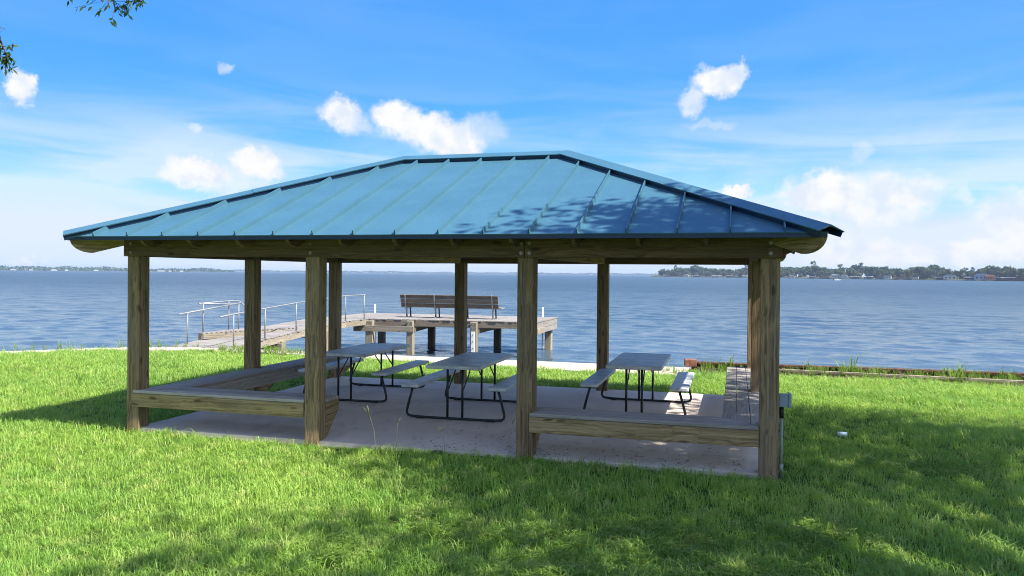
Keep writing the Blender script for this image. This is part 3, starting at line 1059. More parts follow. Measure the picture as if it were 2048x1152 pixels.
# rim joists
board('joist', (XR_ + .04, tfront(XR_) + .03, .10), (.44, tfront(.44) + .03, .10), .045, .22, M['bench_dark'], pier)
board('joist', (.46, tfront(.44) + .02, .10), (.46, TB, .10), .045, .22, M['pier'], pier)
board('joist', (.46, tfront(.44) + .02, -.10), (.46, TB, -.12), .045, .18, M['pier'], pier)
board('joist', (-7.76, TB - .03, .10), (.43, TB - .03, .10), .045, .22, M['pier'], pier)
for xx in (XL + .05, XR_ - .03):
    for (ya, yb) in ((10.4, 14.0), (14.0, 17.0), (17.0, 18.7)):
        board('joist', (xx, ya, ramp_z(ya) - .14), (xx, yb - .004, ramp_z(yb) - .14), .045, .19, M['pile'], pier)
# piles, caps
PILES = [(XR_ - .02, 12.9, -.0), (XL + .1, 12.9, 0), (XR_ - .02, 15.6, 0), (XL + .1, 15.6, 0)]
for xx, yy, _ in PILES:
    board('pile', (xx, yy, -2.2), (xx, yy, ramp_z(yy) - .04 - .14), .22, .22, M['pile'], pier, up=(0, 1, 0), bev=.02)
board('girt', (XL, 12.9 - .14, ramp_z(12.9) - .34), (XR_ + .1, 12.9 - .14, ramp_z(12.9) - .34), .05, .2, M['pile'], pier)
board('girt', (XL, 15.6 - .14, ramp_z(15.6) - .34), (XR_ + .1, 15.6 - .14, ramp_z(15.6) - .34), .05, .2, M['pile'], pier)
near_piles = [-5.80, -4.22, -1.80, .36]
far_piles = [-7.0, -4.75, -1.9, .22]
for i, xx in enumerate(near_piles):
    yy = tfront(xx) - .02
    pl = board('pile', (xx, yy, -2.4), (xx, yy, .205 if i else .18), .25 if i else .3, .22, M['pile'], pier, up=(0, 1, 0), bev=.02)
    for dz in (.12, -.02):
        for k in (-.05, .06):
            bolt((xx + k, yy - .111, dz), (0, -1, 0), pl)
    if i > 1:
        fd = link('fender', box_mesh(.15, .03, .95, .012, 2), M['white'], pier, T((xx, yy - .128, -.62)))
        for dz in (.36, .12, -.12, -.36):
            bolt((xx, yy - .144, -.62 + dz), (0, -1, 0), fd)
    fx = far_piles[i]
    board('pile', (fx, 22.2, -2.4), (fx, 22.2, .20), .26, .26, M['pile'] if i == 3 else M['bench_dark'], pier, up=(0, 1, 0), bev=.02)
    board('girt', (xx + .15, yy + .05, -.10), (fx + .15, 22.3, -.10), .05, .22, M['pile'], pier)
board('girt', (-6.4, tfront(-6.4) - .145, -.11), (-4.05, tfront(-4.05) - .145, -.11), .045, .22, M['pile'], pier)
board('girt', (-6.9, 22.35, -.12), (.3, 22.35, -.12), .045, .2, M['bench_dark'], pier)
# level landing that meets the ramp along a slant
for k in range(22):
    yy = 11.38 + k * .144
    board('plank', (XL - .02, yy + .069, .151), (XL + .14 + k * .062, yy + .069, .151), .138, .038, M['pier'], pier, bev=.003)
board('joist', (XL + .12, 11.42, .055), (XL + 1.42, 14.4, .055), .045, .15, M['pile'], pier)
board('joist', (XL - .01, 11.40, .045), (XL + .10, 11.40, .045), .04, .17, M['bench_dark'], pier)


def handrail(rails, posts, r=.020):
    h = link('handrail', tube_mesh([bend(p, .12, 4) for p in rails], r, 8), M['galv'], pier)
    for a, b in posts:
        link('rail_post', tube_mesh([[a, b]], .019, 8), M['galv'], h)
        link('base_plate', box_mesh(.09, .09, .012), M['galv'], h, T(Vector(a) + Vector((0, 0, .008))))


rx = XR_ - .03
ry = [10.55, 12.05, 13.75, 15.3, 17.0, 18.45]
handrail([[(rx, 9.95, ramp_z(9.95) + .86)] + [(rx, q, ramp_z(q) + .89) for q in ry] + [(rx, 18.53, 1.14)]], [((rx, q, ramp_z(q)), (rx, q, ramp_z(q) + .88)) for q in ry])
lx = XL + .14
handrail([[(lx, 10.33, .755), (lx, 13.25, .99)]], [((lx, 10.72, ramp_z(10.72)), (lx, 10.72, .785)), ((lx, 13.1, ramp_z(13.1)), (lx, 13.1, .975))])
handrail([[(-7.66, 11.3, 1.02), (-7.70, 12.9, 1.06), (-7.70, 13.3, 1.04), (-7.40, 13.62, .62), (-7.40, 13.63, .17)], [(-7.66, 11.5, 1.01), (lx - .0, 13.1, .96)]],
         [((-7.66, 11.5, .17), (-7.66, 11.5, 1.02)), ((-7.69, 12.75, .17), (-7.69, 12.75, 1.05)), ((-7.40, 13.63, .17), (-7.40, 13.63, .2))])
# two white mooring stakes at the outer edge
for sx, sy, lb in ((-7.52, 22.62, 'thin white stake at the outer pier edge near the handrail end'), (-.13, 22.62, 'thin white stake at the outer pier edge near its free corner')):
    tg = tag(link('stake', tube_mesh([[(sx, sy, -1.6), (sx, sy, .62)]], .035, 8), M['white']), lb, 'stake')

# bench on the pier
pb = thing('bench', 'long dark slatted bench on the pier facing the lake', 'bench', (-3.15, 20.1, .25))
BX0, BX1 = -5.12, -1.18
for k, (zc, yc) in enumerate(((.73, 19.955), (.895, 19.90), (1.06, 19.845))):
    board('back_slat', (BX0, yc, zc), (BX1, yc, zc), .04, .155, M['bench_dark'], pb, up=(0, -.32, 1))
for k in range(3):
    board('seat_slat', (BX0 - .06, 20.08 + .15 * k, .665), (BX1 + .1, 20.08 + .15 * k, .665), .14, .04, M['pier'], pb)
for fx in (-4.92, -3.72, -2.55, -1.42):
    fr = board('frame', (fx, 20.06, .27), (fx, 19.79, 1.15), .045, .05, M['galv'], pb, up=(0, 1, 0))
    board('leg', (fx, 20.42, .255), (fx, 20.36, .64), .045, .045, M['tube'], fr, up=(0, 1, 0))
    board('leg', (fx, 20.02, .255), (fx, 20.02, .64), .04, .045, M['tube'], fr, up=(0, 1, 0))
    board('foot_bar', (fx, 19.94, .262), (fx, 20.48, .262), .05, .022, M['galv'], fr)
    board('seat_arm', (fx, 20.0, .632), (fx, 20.46, .632), .045, .03, M['galv'], fr)


# ------------------------------------------------------------------ foliage meshes
def leaf_quads(P, size, aspect=.5, droop=0.0, seed=0):
    """(n,3) points -> verts, faces of randomly turned leaf diamonds, two triangles folded on the rib"""
    r = np.random.default_rng(seed)
    n = len(P)
    d = r.normal(size=(n, 3)); d[:, 2] -= droop
    d /= np.linalg.norm(d, axis=1)[:, None]
    o = r.normal(size=(n, 3))
    s = np.cross(d, o); s /= np.linalg.norm(s, axis=1)[:, None]
    sz = np.asarray(size) * r.uniform(.7, 1.3, n)
    L = d * sz[:, None]
    Wd = s * (sz * aspect * .5)[:, None]
    V = np.empty((n, 4, 3))
    V[:, 0] = P; V[:, 1] = P + L * .45 + Wd; V[:, 2] = P + L; V[:, 3] = P + L * .45 - Wd
    idx = np.arange(n)[:, None] * 4
    Fq = np.concatenate([idx + np.array([0, 1, 2, 3])], 1)
    return V.reshape(-1, 3), Fq


def np_mesh(name, V, Fq, mat):
    me = bpy.data.meshes.new(name)
    k = Fq.shape[1]
    me.vertices.add(len(V)); me.vertices.foreach_set('co', np.ascontiguousarray(V, dtype=np.float32).ravel())
    me.loops.add(Fq.size); me.loops.foreach_set('vertex_index', np.ascontiguousarray(Fq, dtype=np.int32).ravel())
    me.polygons.add(len(Fq)); me.polygons.foreach_set('loop_start', np.arange(len(Fq), dtype=np.int32) * k)
    me.update(calc_edges=True)
    me.materials.append(mat)
    return me


def clump_points(centers, radii, n, seed, flat=.75):
    r = np.random.default_rng(seed)
    k = r.choice(len(centers), n, p=np.array(radii) ** 2 / np.sum(np.array(radii) ** 2))
    d = r.normal(size=(n, 3)); d /= np.linalg.norm(d, axis=1)[:, None]
    rad = np.array(radii)[k] * r.uniform(.25, 1.0, n) ** .5
    P = np.array(centers)[k] + d * rad[:, None] * np.array([1, 1, flat])
    return P


# big shade trees standing beside and behind the camera (they cast the shade seen on lawn and roof)
def shade_tree(name, label, base, center, rad, n_clump, n_leaf, seed, extra_limbs=(), leaf=.17, keep=None):
    r = random.Random(seed)
    tr = thing(name, label, 'tree', base)
    bx, by, bz_ = base
    cx_, cy_, cz_ = center
    fork = Vector((bx + (cx_ - bx) * .3, by + (cy_ - by) * .3, cz_ - rad[2] * 1.15))
    link('trunk', tube_mesh([[(bx, by, bz_ - .2), (bx + .03, by, bz_ + .5), (bx + .1, by + .05, bz_ + 2), tuple(fork)]], [.42, .34, .29, .22], 12), M['branch'], tr)
    cs, rs, limbs = [], [], []
    for i in range(n_clump):
        while True:
            u = Vector((r.uniform(-1, 1), r.uniform(-1, 1), r.uniform(-1, 1)))
            if .25 < u.length < 1:
                break
        c = Vector((cx_ + u.x * rad[0], cy_ + u.y * rad[1], cz_ + u.z * rad[2]))
        if keep and not keep(c):
            continue
        cs.append(tuple(c)); rs.append(r.uniform(.75, 1.5))
        if i % 2 == 0:
            mid = fork.lerp(c, .5) + Vector((0, 0, r.uniform(.1, .6)))
            limbs.append([tuple(fork), tuple(mid), tuple(c)])
    for c in extra_limbs:
        cs.append(c); rs.append(r.uniform(1.0, 1.3))
        limbs.append([tuple(fork), tuple(fork.lerp(Vector(c), .5) + Vector((0, 0, .4))), c])
    link('branch', tube_mesh(limbs, [.13, .07, .02], 6), M['branch'], tr)
    P = clump_points(cs, rs, n_leaf, seed)
    V, Fq = leaf_quads(P, leaf, .55, .3, seed)
    link('crown', np_mesh('crown', V, Fq, M['leaf']), None, tr)
    return tr, fork


shade_tree('shade_tree', 'large leafy tree on the lawn right of the camera, shading pavilion and grass', (15.5, -6.5, -.05), (17.0, -3.5, 8.6), (6.4, 6.0, 2.7), 92, 44000, 5,
           [(13.1, -.9, 8.0), (14.2, -.2, 8.5), (14.6, .9, 8.3), (15.3, 1.6, 8.9), (13.6, .4, 7.6), (16.2, 1.9, 8.6), (14.9, 1.9, 8.2),
            (11.4, -1.5, 8.2), (12.3, -1.5, 8.4), (13.0, -1.3, 8.3), (12.0, -1.1, 8.8), (12.9, -.6, 8.6), (11.9, -1.8, 8.5), (10.7, -1.6, 8.5),
            (14.2, -1.3, 8.5), (14.7, -.8, 8.2), (13.9, 0, 8.3), (14.1, 1.0, 8.6), (13.6, -.9, 8.8), (14.4, 2.2, 8.7)])
lt, lfork = shade_tree('shade_tree', 'leafy tree left of the camera whose twigs hang into the top left corner', (-4.2, -7.4, -.05), (-4.2, -6.0, 7.2), (3.6, 3.0, 1.9), 40, 12000, 9)


def twig(path, n_leaf, spread, seed):
    """hanging sprig: a thin stem with side shoots and long pointed leaves"""
    r = random.Random(seed)
    P = [Vector(p) for p in path]
    stems = [path]
    pts = []
    for i in range(n_leaf):
        s = r.uniform(.25, 1) ** .8 * (len(P) - 1)
        k = min(int(s), len(P) - 2)
        b = P[k].lerp(P[k + 1], s - k)
        e = b + Vector((r.gauss(0, spread), r.gauss(0, spread * .6), r.gauss(-.05, spread * .75)))
        stems.append([tuple(b), tuple(e)])
        for q in range(4):
            pts.append(b.lerp(e, r.uniform(.45, 1.0)) + Vector((r.gauss(0, .012), r.gauss(0, .012), r.gauss(0, .012))))
    link('twig', tube_mesh([stems[0]], [.02] + [.006] * (len(P) - 1), 5), M['branch'], lt)
    link('twig', tube_mesh(stems[1:], .0022, 4), M['branch'], lt)
    V, Fq = leaf_quads(np.array([tuple(p) for p in pts]), .075, .34, 1.1, seed)
    link('foliage', np_mesh('leaves', V, Fq, M['leaf']), None, lt)


twig([tuple(lfork), (-1.6, -3.4, 6.2), (.7, -1.75, 5.35), (1.18, -1.58, 4.95), (1.24, -1.56, 4.62)], 60, .14, 21)
twig([(.7, -1.75, 5.35), (1.05, -1.62, 5.0), (1.42, -1.5, 4.85), (1.46, -1.5, 4.72)], 34, .10, 22)
twig([(.7, -1.75, 5.35), (.78, -1.7, 4.95), (.80, -1.69, 4.78)], 14, .035, 23)
twig([tuple(lfork), (-2.2, -3.6, 5.6), (-.2, -1.98, 4.9), (.05, -1.9, 4.45), (.12, -1.88, 4.1)], 46, .095, 24)
twig([(.05, -1.9, 4.45), (.16, -1.87, 4.2), (.22, -1.86, 4.02)], 10, .03, 25)


# ------------------------------------------------------------------ grass
def blade_tuft(name, n, rad, hmin, hmax, wid, seed, mat, lean=.5):
    r = random.Random(seed)
    V, Fc = [], []
    for i in range(n):
        a, q = r.uniform(0, 6.283), rad * math.sqrt(r.random())
        x, y = q * math.cos(a), q * math.sin(a)
        h = r.uniform(hmin, hmax)
        da = r.uniform(0, 6.283)
        ln = r.uniform(.1, lean) * h
        w = wid * r.uniform(.7, 1.3) * .5
        px, py = -math.sin(da) * w, math.cos(da) * w
        dx, dy = math.cos(da) * ln, math.sin(da) * ln
        b = len(V)
        V += [(x - px, y - py, -.01), (x + px, y + py, -.01), (x + dx * .4 + px * .8, y + dy * .4 + py * .8, h * .62), (x + dx * .4 - px * .8, y + dy * .4 - py * .8, h * .62), (x + dx * 1.3, y + dy * 1.3, h * (1 - .15 * lean))]
        Fc += [(b, b + 1, b + 2, b + 3), (b + 3, b + 2, b + 4)]
    me = bpy.data.meshes.new(name)
    me.from_pydata(V, [], Fc)
    me.materials.append(mat)
    return me


def scatter(name, pts, scl, meshes, parent=None):
    """points -> one object; geometry nodes put a tuft on each"""
    src = bpy.data.collections.new(name + '_tufts')
    for i, me in enumerate(meshes):
        src.objects.link(bpy.data.objects.new(name + '_tuft', me))
    me = bpy.data.meshes.new(name)
    me.vertices.add(len(pts)); me.vertices.foreach_set('co', np.asarray(pts, dtype=np.float32).ravel())
    at = me.attributes.new('scl', 'FLOAT', 'POINT'); at.data.foreach_set('value', np.asarray(scl, dtype=np.float32))
    rt = me.attributes.new('rot', 'FLOAT_VECTOR', 'POINT')
    rv = np.stack([rng.normal(0, .12, len(pts)), rng.normal(0, .12, len(pts)), rng.uniform(0, 6.283, len(pts))], 1)
    rt.data.foreach_set('vector', rv.astype(np.float32).ravel())
    o = link(name, me)
    o['kind'] = 'stuff'
    ng = bpy.data.node_groups.new(name + '_nodes', 'GeometryNodeTree')
    ng.interface.new_socket('Geometry', in_out='INPUT', socket_type='NodeSocketGeometry')
    ng.interface.new_socket('Geometry', in_out='OUTPUT', socket_type='NodeSocketGeometry')
    N, Lk = ng.nodes, ng.links
    gi, go = N.new('NodeGroupInput'), N.new('NodeGroupOutput')
    mp = N.new('GeometryNodeMeshToPoints')
    ip = N.new('GeometryNodeInstanceOnPoints')
    ci = N.new('GeometryNodeCollectionInfo')
    ci.inputs['Collection'].default_value = src
    ci.inputs['Separate Children'].default_value = True
    ci.inputs['Reset Children'].default_value = True
    ip.inputs['Pick Instance'].default_value = True
    a1 = N.new('GeometryNodeInputNamedAttribute'); a1.data_type = 'FLOAT'; a1.inputs['Name'].default_value = 'scl'
    a2 = N.new('GeometryNodeInputNamedAttribute'); a2.data_type = 'FLOAT_VECTOR'; a2.inputs['Name'].default_value = 'rot'
    Lk.new(gi.outputs[0], mp.inputs[0]); Lk.new(mp.outputs[0], ip.inputs['Points'])
    Lk.new(ci.outputs[0], ip.inputs['Instance'])
    Lk.new(a2.outputs[0], ip.inputs['Rotation']); Lk.new(a1.outputs[0], ip.inputs['Scale'])
    Lk.new(ip.outputs[0], go.inputs[0])
    md = o.modifiers.new('scatter', 'NODES'); md.node_group = ng
    return o


def lawn_ok(x, y):
    if .02 < x < 7.74 and -.0 < y < 5.32:
        return False
    return True


def path_near(x):
    """front edge of the concrete path (or of the soil strip) at x"""
    if x > 6.3:
        return 9.62 - .045 * (x - 6.3) if x < 13.4 else 9.30 + .02 * (x - 13.4)
    return shore(x) - float(np.interp(x, [-20, -10, -8.3, -6.9, -4.8, -2.6, -.4, 1.8, 6.3], [.9, 1.05, .95, .8, .5, .7, 1.0, 1.25, 1.45]))


pts, scl = [], []
CX, CY = 7.35, -8.16
for (d0, d1, dens, s0, a0, a1) in ((2.6, 7, 210, 1.0, -57, 24), (7, 10.5, 150, 1.05, -57, 24), (10.5, 15, 95, 1.2, -57, 24), (15, 22, 60, 1.4, -57, 24), (22, 32, 30, 1.7, -57, 24),
                                   (2.6, 10, 110, 1.1, -125, -57), (10, 22, 45, 1.4, -105, -57), (2.6, 10, 110, 1.1, 24, 100), (10, 24, 45, 1.4, 24, 80), (.1, 2.6, 150, 1.0, -180, 180)):
    a0, a1 = R(a0), R(a1)
    n = int(dens * .5 * (d1 * d1 - d0 * d0) * (a1 - a0))
    rr = np.sqrt(rng.uniform(d0 * d0, d1 * d1, n)); aa = rng.uniform(a0, a1, n)
    X, Y = CX + rr * np.sin(aa), CY + rr * np.cos(aa)
    for x, y in zip(X, Y):
        if not lawn_ok(x, y) or y > path_near(x) + rng.normal(0, .05):
            continue
        # thinner, shorter along the right side of the slab (worn earth)
        if 7.7 < x < 8.15 and -.3 < y < 4.5 and rng.random() < .75 * (8.15 - x) / .45:
            continue
        nb = math.sin(x * 1.7 + 1.3 * math.sin(y * 1.1)) * math.sin(y * 1.9 + x * .6)
        s = s0 * (1 + .22 * nb) * rng.uniform(.75, 1.25)
        if x > 4.2 and y < -.3:
            s *= 1.1
        if 5.3 < y < 8.9 and x > -1:
            s *= 1.1
        pts.append((x, y, ground_z(x, y))); scl.append(s)
tufts = [blade_tuft('tuft', 26, .085, .026, .064, .0052, s, M['grass'], .9) for s in range(1, 6)] + [blade_tuft('tuft', 20, .08, .04, .095, .0055, s, M['grass'], 1.2) for s in range(6, 8)]
scatter('grass', pts, scl, tufts)

# longer clumps dotted over the shaded foreground
pts, scl = [], []
for i in range(450):
    rr = math.sqrt(rng.uniform(9, 110)); aa = rng.uniform(R(-40), R(22))
    x, y = CX + rr * math.sin(aa), CY + rr * math.cos(aa)
    if not lawn_ok(x, y) or y > .1 and x < 7.9:
        continue
    if x < 3.2 and rng.random() < .8:
        continue
    pts.append((x, y, ground_z(x, y))); scl.append(rng.uniform(.6, 1.2))
scatter('grass', pts, scl, [blade_tuft('long', 12, .07, .07, .155, .0055, s, M['grass'], 1.5) for s in range(20, 25)])

# clover and broad-leaved weeds in patches of the shaded lawn
def clover(seed):
    r_ = random.Random(seed)
    V, Fc = [], []
    for i in range(16):
        a, q = r_.uniform(0, 6.283), .075 * math.sqrt(r_.random())
        x, y, z = q * math.cos(a), q * math.sin(a), r_.uniform(.02, .06)
        for k in range(3):
            b = r_.uniform(0, .5) + k * 2.094
            l, w = r_.uniform(.009, .015), .006
            c, s_ = math.cos(b), math.sin(b)
            n = len(V)
            V += [(x, y, z), (x + c * l - s_ * w, y + s_ * l + c * w, z + .004), (x + c * l * 1.5, y + s_ * l * 1.5, z + r_.uniform(-.004, .006)), (x + c * l + s_ * w, y + s_ * l - c * w, z + .004)]
            Fc.append((n, n + 1, n + 2, n + 3))
    me = bpy.data.meshes.new('clover')
    me.from_pydata(V, [], Fc)
    me.materials.append(M['weed'])
    return me


pts, scl = [], []
for cx_, cy_, rad_, n_ in ((6.6, -2.2, .7, 150), (7.4, -2.9, .6, 120), (6.2, -3.1, .5, 90), (7.9, -1.9, .5, 60), (5.4, -2.5, .4, 40), (8.3, -2.9, .5, 50), (9.2, .8, .6, 60), (4.6, -3.2, .35, 30)):
    for i in range(n_):
        x, y = cx_ + rng.normal(0, rad_ * .6), cy_ + rng.normal(0, rad_ * .45)
        if lawn_ok(x, y) and not (y > -.1 and x < 7.9):
            pts.append((x, y, ground_z(x, y) + .015)); scl.append(rng.uniform(.8, 1.4))
scatter('clover', pts, scl, [clover(q) for q in range(3)])

# weeds along the steel bulkhead, pier foot and path edge
pts, scl = [], []
for i in range(900):
    x = rng.uniform(6.6, 20)
    y = rng.uniform(9.55 - .04 * (x - 6.4), 10.62 + (x - 6.4) * .03)
    if rng.random() < .8 * math.exp(-((y - (9.85 - .035 * (x - 6.4))) / .22) ** 2):
        continue
    pts.append((x, y, -.165)); scl.append(rng.uniform(.35, 1.0) * (1.0 if rng.random() < .88 else 1.8) * (.6 + .7 * (math.sin(x * 2.1) * math.sin(x * .73 + 1) * .5 + .5)))
for i in range(60):
    x = rng.uniform(-12, -6.5)
    y = shore(x) - rng.uniform(0, .25)
    pts.append((x, y, -.12)); scl.append(rng.uniform(.4, 1.1))
for i in range(130):
    pts.append((rng.uniform(-6.0, -3.2), rng.uniform(9.4, 10.2), -.16)); scl.append(rng.uniform(.4, 1.0))
for i in range(70):
    pts.append((rng.uniform(4.5, 6.6), 9.0 + rng.uniform(-.4, .5), -.17)); scl.append(rng.uniform(.3, .9))
scatter('weeds', pts, scl, [blade_tuft('weed', 9, .05, .12, .34, .012, s, M['weed'], 1.1) for s in range(40, 45)])

# dead leaves and clippings on the slab
V, Fc = [], []
for i in range(380):
    if rnd.random() < .8:
        x, y = rnd.uniform(3.6, 7.5), .06 + abs(rnd.gauss(0, .55))
    else:
        x, y = rnd.uniform(.4, 7.4), rnd.uniform(.1, 5)
    a, l, w = rnd.uniform(0, 6.28), rnd.uniform(.010, .04), rnd.uniform(.002, .007)
    c, s = math.cos(a), math.sin(a)
    b = len(V)
    V += [(x - c * l, y - s * l, .003), (x + s * w, y - c * w, .006), (x + c * l, y + s * l, .004 + rnd.uniform(0, .015)), (x - s * w, y + c * w, .006)]
    Fc.append((b, b + 1, b + 2, b + 3))
lit = link('leaf_litter', raw_mesh('litter', V, Fc), plain('dead_leaf', (.05, .045, .03), .9, 0, .4))
lit['kind'] = 'stuff'


# tall seeding stalks at the slab edge
def stalk(x, y, h, lean, n, label):
    st = thing('grass_stalk', label, 'grass stalk', (x, y, ground_z(x, y)), 0, 'tall seeding grass stalks at the slab edge')
    z0 = ground_z(x, y)
    top = Vector((x + lean, y, z0 + h))
    link('stem', tube_mesh([[(x, y, z0 - .02), (x + lean * .3, y, z0 + h * .55), tuple(top)]], [.003, .0025, .0015], 5), M['straw'], st)
    r = random.Random(int(h * 1000))
    sp = []
    for k in range(n):
        a = r.uniform(0, 6.28)
        e = top + Vector((math.cos(a) * .045 + lean * .2, math.sin(a) * .045, r.uniform(.03, .075)))
        sp.append([tuple(top - Vector((lean, 0, h)) * (.03 * k)), tuple(e)])
    link('seed_head', tube_mesh(sp, [.004, .0015], 5), M['straw'], st)


stalk(3.49, -.12, .46, -.10, 6, 'tallest pale seeding grass stalk, leaning left in front of the slab')
stalk(3.72, -.10, .36, .02, 3, 'thin upright grass stalk just right of the tallest pale stalk')
stalk(4.32, -.14, .30, -.04, 4, 'short pale grass stalk by the green valve cover')
stalk(5.02, -.08, .42, .05, 3, 'dark thin grass stalk just left of the third front post')


# ------------------------------------------------------------------ far shores
def far_mesh(h, w, seed, mat, kind='round', n=900):
    r = random.Random(seed)
    cs, rs = [], []
    for i in range(13):
        u = Vector((r.uniform(-1, 1), r.uniform(-1, 1), r.uniform(-1, 1)))
        if kind == 'pine':
            zc = h * (.60 + .2 * u.z)
            c = (u.x * w * .3, u.y * w * .3, zc + h * .12); q = w * .16
        else:
            c = (u.x * w * .33, u.y * w * .33, h * (.52 + .34 * u.z)); q = w * r.uniform(.14, .24)
        cs.append(c); rs.append(q)
    P = clump_points(cs, rs, n, seed, .8)
    V, Fq = leaf_quads(P, w * .12, .95, 0, seed)
    crown = np_mesh('far_crown', V, Fq, mat)
    trunk = tube_mesh([[(0, 0, -1), (.1, 0, h * .35), (0, .1, h * .75)]], [w * .035, w * .028, w * .012], 6)
    trunk.materials.append(M['branch'])
    return crown, trunk


FT = [(far_mesh(17, 14, 1, M['far_a']), 'broad dark green tree'), (far_mesh(20, 15, 2, M['far_a']), 'tall rounded dark green tree'), (far_mesh(15, 15, 3, M['far_b']), 'broad olive green tree'),
      (far_mesh(23, 11, 4, M['far_a'], 'pine', 420), 'tall thin-topped pine tree'), (far_mesh(9, 11, 5, M['far_c']), 'low brownish tree'), (far_mesh(18, 13, 6, M['far_b']), 'light olive green tree')]


def far_pt(deg, dist):
    a = R(deg)
    return CX + dist * math.sin(a), CY + dist * math.cos(a)


SHD = [(-5.9, 1560), (-2, 1440), (2, 1330), (7, 1210), (12, 1110), (17.2, 1020), (24, 940), (34, 860)]


def shd(deg):
    return float(np.interp(deg, [a for a, b in SHD], [b for a, b in SHD]))


# land under the right-hand shore
V, Fc = [], []
degs = np.arange(-5.9, 34.1, .7)
for i, dg in enumerate(degs):
    tip = min(1, (dg + 5.9) / 2.5)
    for k, (dd, zz) in enumerate(((0, WZ - .3), (1.5, WZ + .8), (30, WZ + 1.6), (60 + 240 * tip, WZ + 3), (61 + 240 * tip, WZ - 2))):
        V.append((*far_pt(dg, shd(dg) + dd), zz))
for i in range(len(degs) - 1):
    for k in range(4):
        Fc.append((i * 5 + k, (i + 1) * 5 + k, (i + 1) * 5 + k + 1, i * 5 + k + 1))
fs = link('terrain', raw_mesh('shore', V, Fc), plain('far_bank', (.10, .11, .055), .95, 0, .4, .05, .1))
fs['kind'] = 'structure'
r = random.Random(3)


def u2deg(u):
    return math.degrees(yaw + math.atan((u - 1024) / 1572.1))


# landmarks on that shore, from left to right, for telling its trees apart
MARKS = [(u2deg(u), n) for u, n in ((1335, 'tip boathouse'), (1372, 'pale tip house'), (1392, 'white-roofed boathouse'), (1404, 'brown-roofed tan house'), (1432, 'wide white boathouse'),
         (1459, 'boathouse by the post'), (1488, 'post-side white house'), (1584, 'grey house'), (1625, 'grey-roofed tan boathouse'), (1652, 'tan-roofed boathouse'), (1671, 'tall pale house'),
         (1688, 'blue-roofed white house'), (1711, 'first long pale boathouse'), (1738, 'second long pale boathouse'), (1760, 'small blue-roofed boathouse'), (1775, 'two-storey house'), (1795, 'red-roofed shelter'),
         (1815, 'last tan-roofed boathouse'), (1832, 'narrow white house'), (1882, 'dark boathouse'), (1901, 'large white house'), (1943, 'low dark boathouse'), (1962, 'blue-grey gabled house'), (1981, 'orange-brown house'),
         (2018, 'wide red boathouse'), (2040, 'brown boathouse'), (2075, 'outermost house'))]


USED = {}


def far_tree(dg, dist, ti, sc, row='back'):
    (crown, trunk), lab = FT[ti]
    x, y = far_pt(dg, dist)
    mw = T((x, y, WZ + 1.2)) @ Matrix.Rotation(r.uniform(0, 6.28), 4, 'Z') @ Matrix.Diagonal((sc * r.uniform(.9, 1.15), sc, sc * r.uniform(.9, 1.1), 1))
    o = link('pine_tree' if ti == 3 else 'tree', None, None, None, mw)
    near = min(MARKS, key=lambda q: abs(q[0] - dg))
    side = 'behind' if abs(near[0] - dg) < .25 else ('left of' if dg < near[0] else 'right of')
    txt = f"{lab} {side} the {near[1]}, {row}"
    USED.setdefault(txt, []).append(o)
    tag(o, txt, 'tree', 'trees on the far right-hand shore')
    link('trunk', trunk, None, o, mw)
    link('crown', crown, None, o, mw)


dg = -5.15
while dg < 21.5:
    d_ = shd(dg)
    k = .82 if dg < 2.2 else 1.0
    k *= 1.0 + .12 * math.sin(dg * 1.7) + .06 * math.sin(dg * 4.1)
    if dg > 13 and dg < 15.2:
        k *= .82
    ramp = min(1, .55 + (dg + 5.5) / 3)
    # back row
    far_tree(dg + r.uniform(-.1, .1), d_ + r.uniform(70, 120), r.choice((0, 1, 1, 3, 5, 0)), k * ramp * r.uniform(.80, 1.04) * d_ / 1150, 'rear row')
    far_tree(dg + .2 + r.uniform(-.15, .15), d_ + r.uniform(30, 65), r.choice((0, 2, 5, 0, 1)), k * ramp * r.uniform(.70, .92) * d_ / 1150, 'mid row')
    if r.random() < .62:
        far_tree(dg + r.uniform(-.2, .2), d_ + r.uniform(14, 26), r.choice((4, 2, 4, 2)), r.uniform(.6, .95), 'by the water')
    dg += .33 * 1150 / d_ * r.uniform(.8, 1.2) * .95

for txt, os_ in USED.items():
    if len(os_) > 1:
        os_.sort(key=lambda o: math.atan2(o.location.x - CX, o.location.y - CY))
        n_ = ('', '', 'two', 'three', 'four', 'five', 'six')[len(os_)]
        names = {2: ('left', 'right'), 3: ('left', 'middle', 'right')}.get(len(os_), ('first', 'second', 'third', 'fourth', 'fifth', 'sixth'))
        for o, w_ in zip(os_, names):
            o['label'] = f'{txt}, {w_} one'.replace('rounded dark green', 'dark green').replace('broad dark green', 'broad dark').replace('white-roofed ', 'white ')

FAR = {k: plain('far_' + k, c, .8, 0, .1) for k, c in dict(white=(.50, .50, .48), grey=(.32, .34, .36), tan=(.38, .30, .22), brown=(.20, .13, .09), rust=(.42, .19, .09), blue=(.30, .38, .46), dark=(.05, .05, .05), red=(.30, .12, .09)).items()}


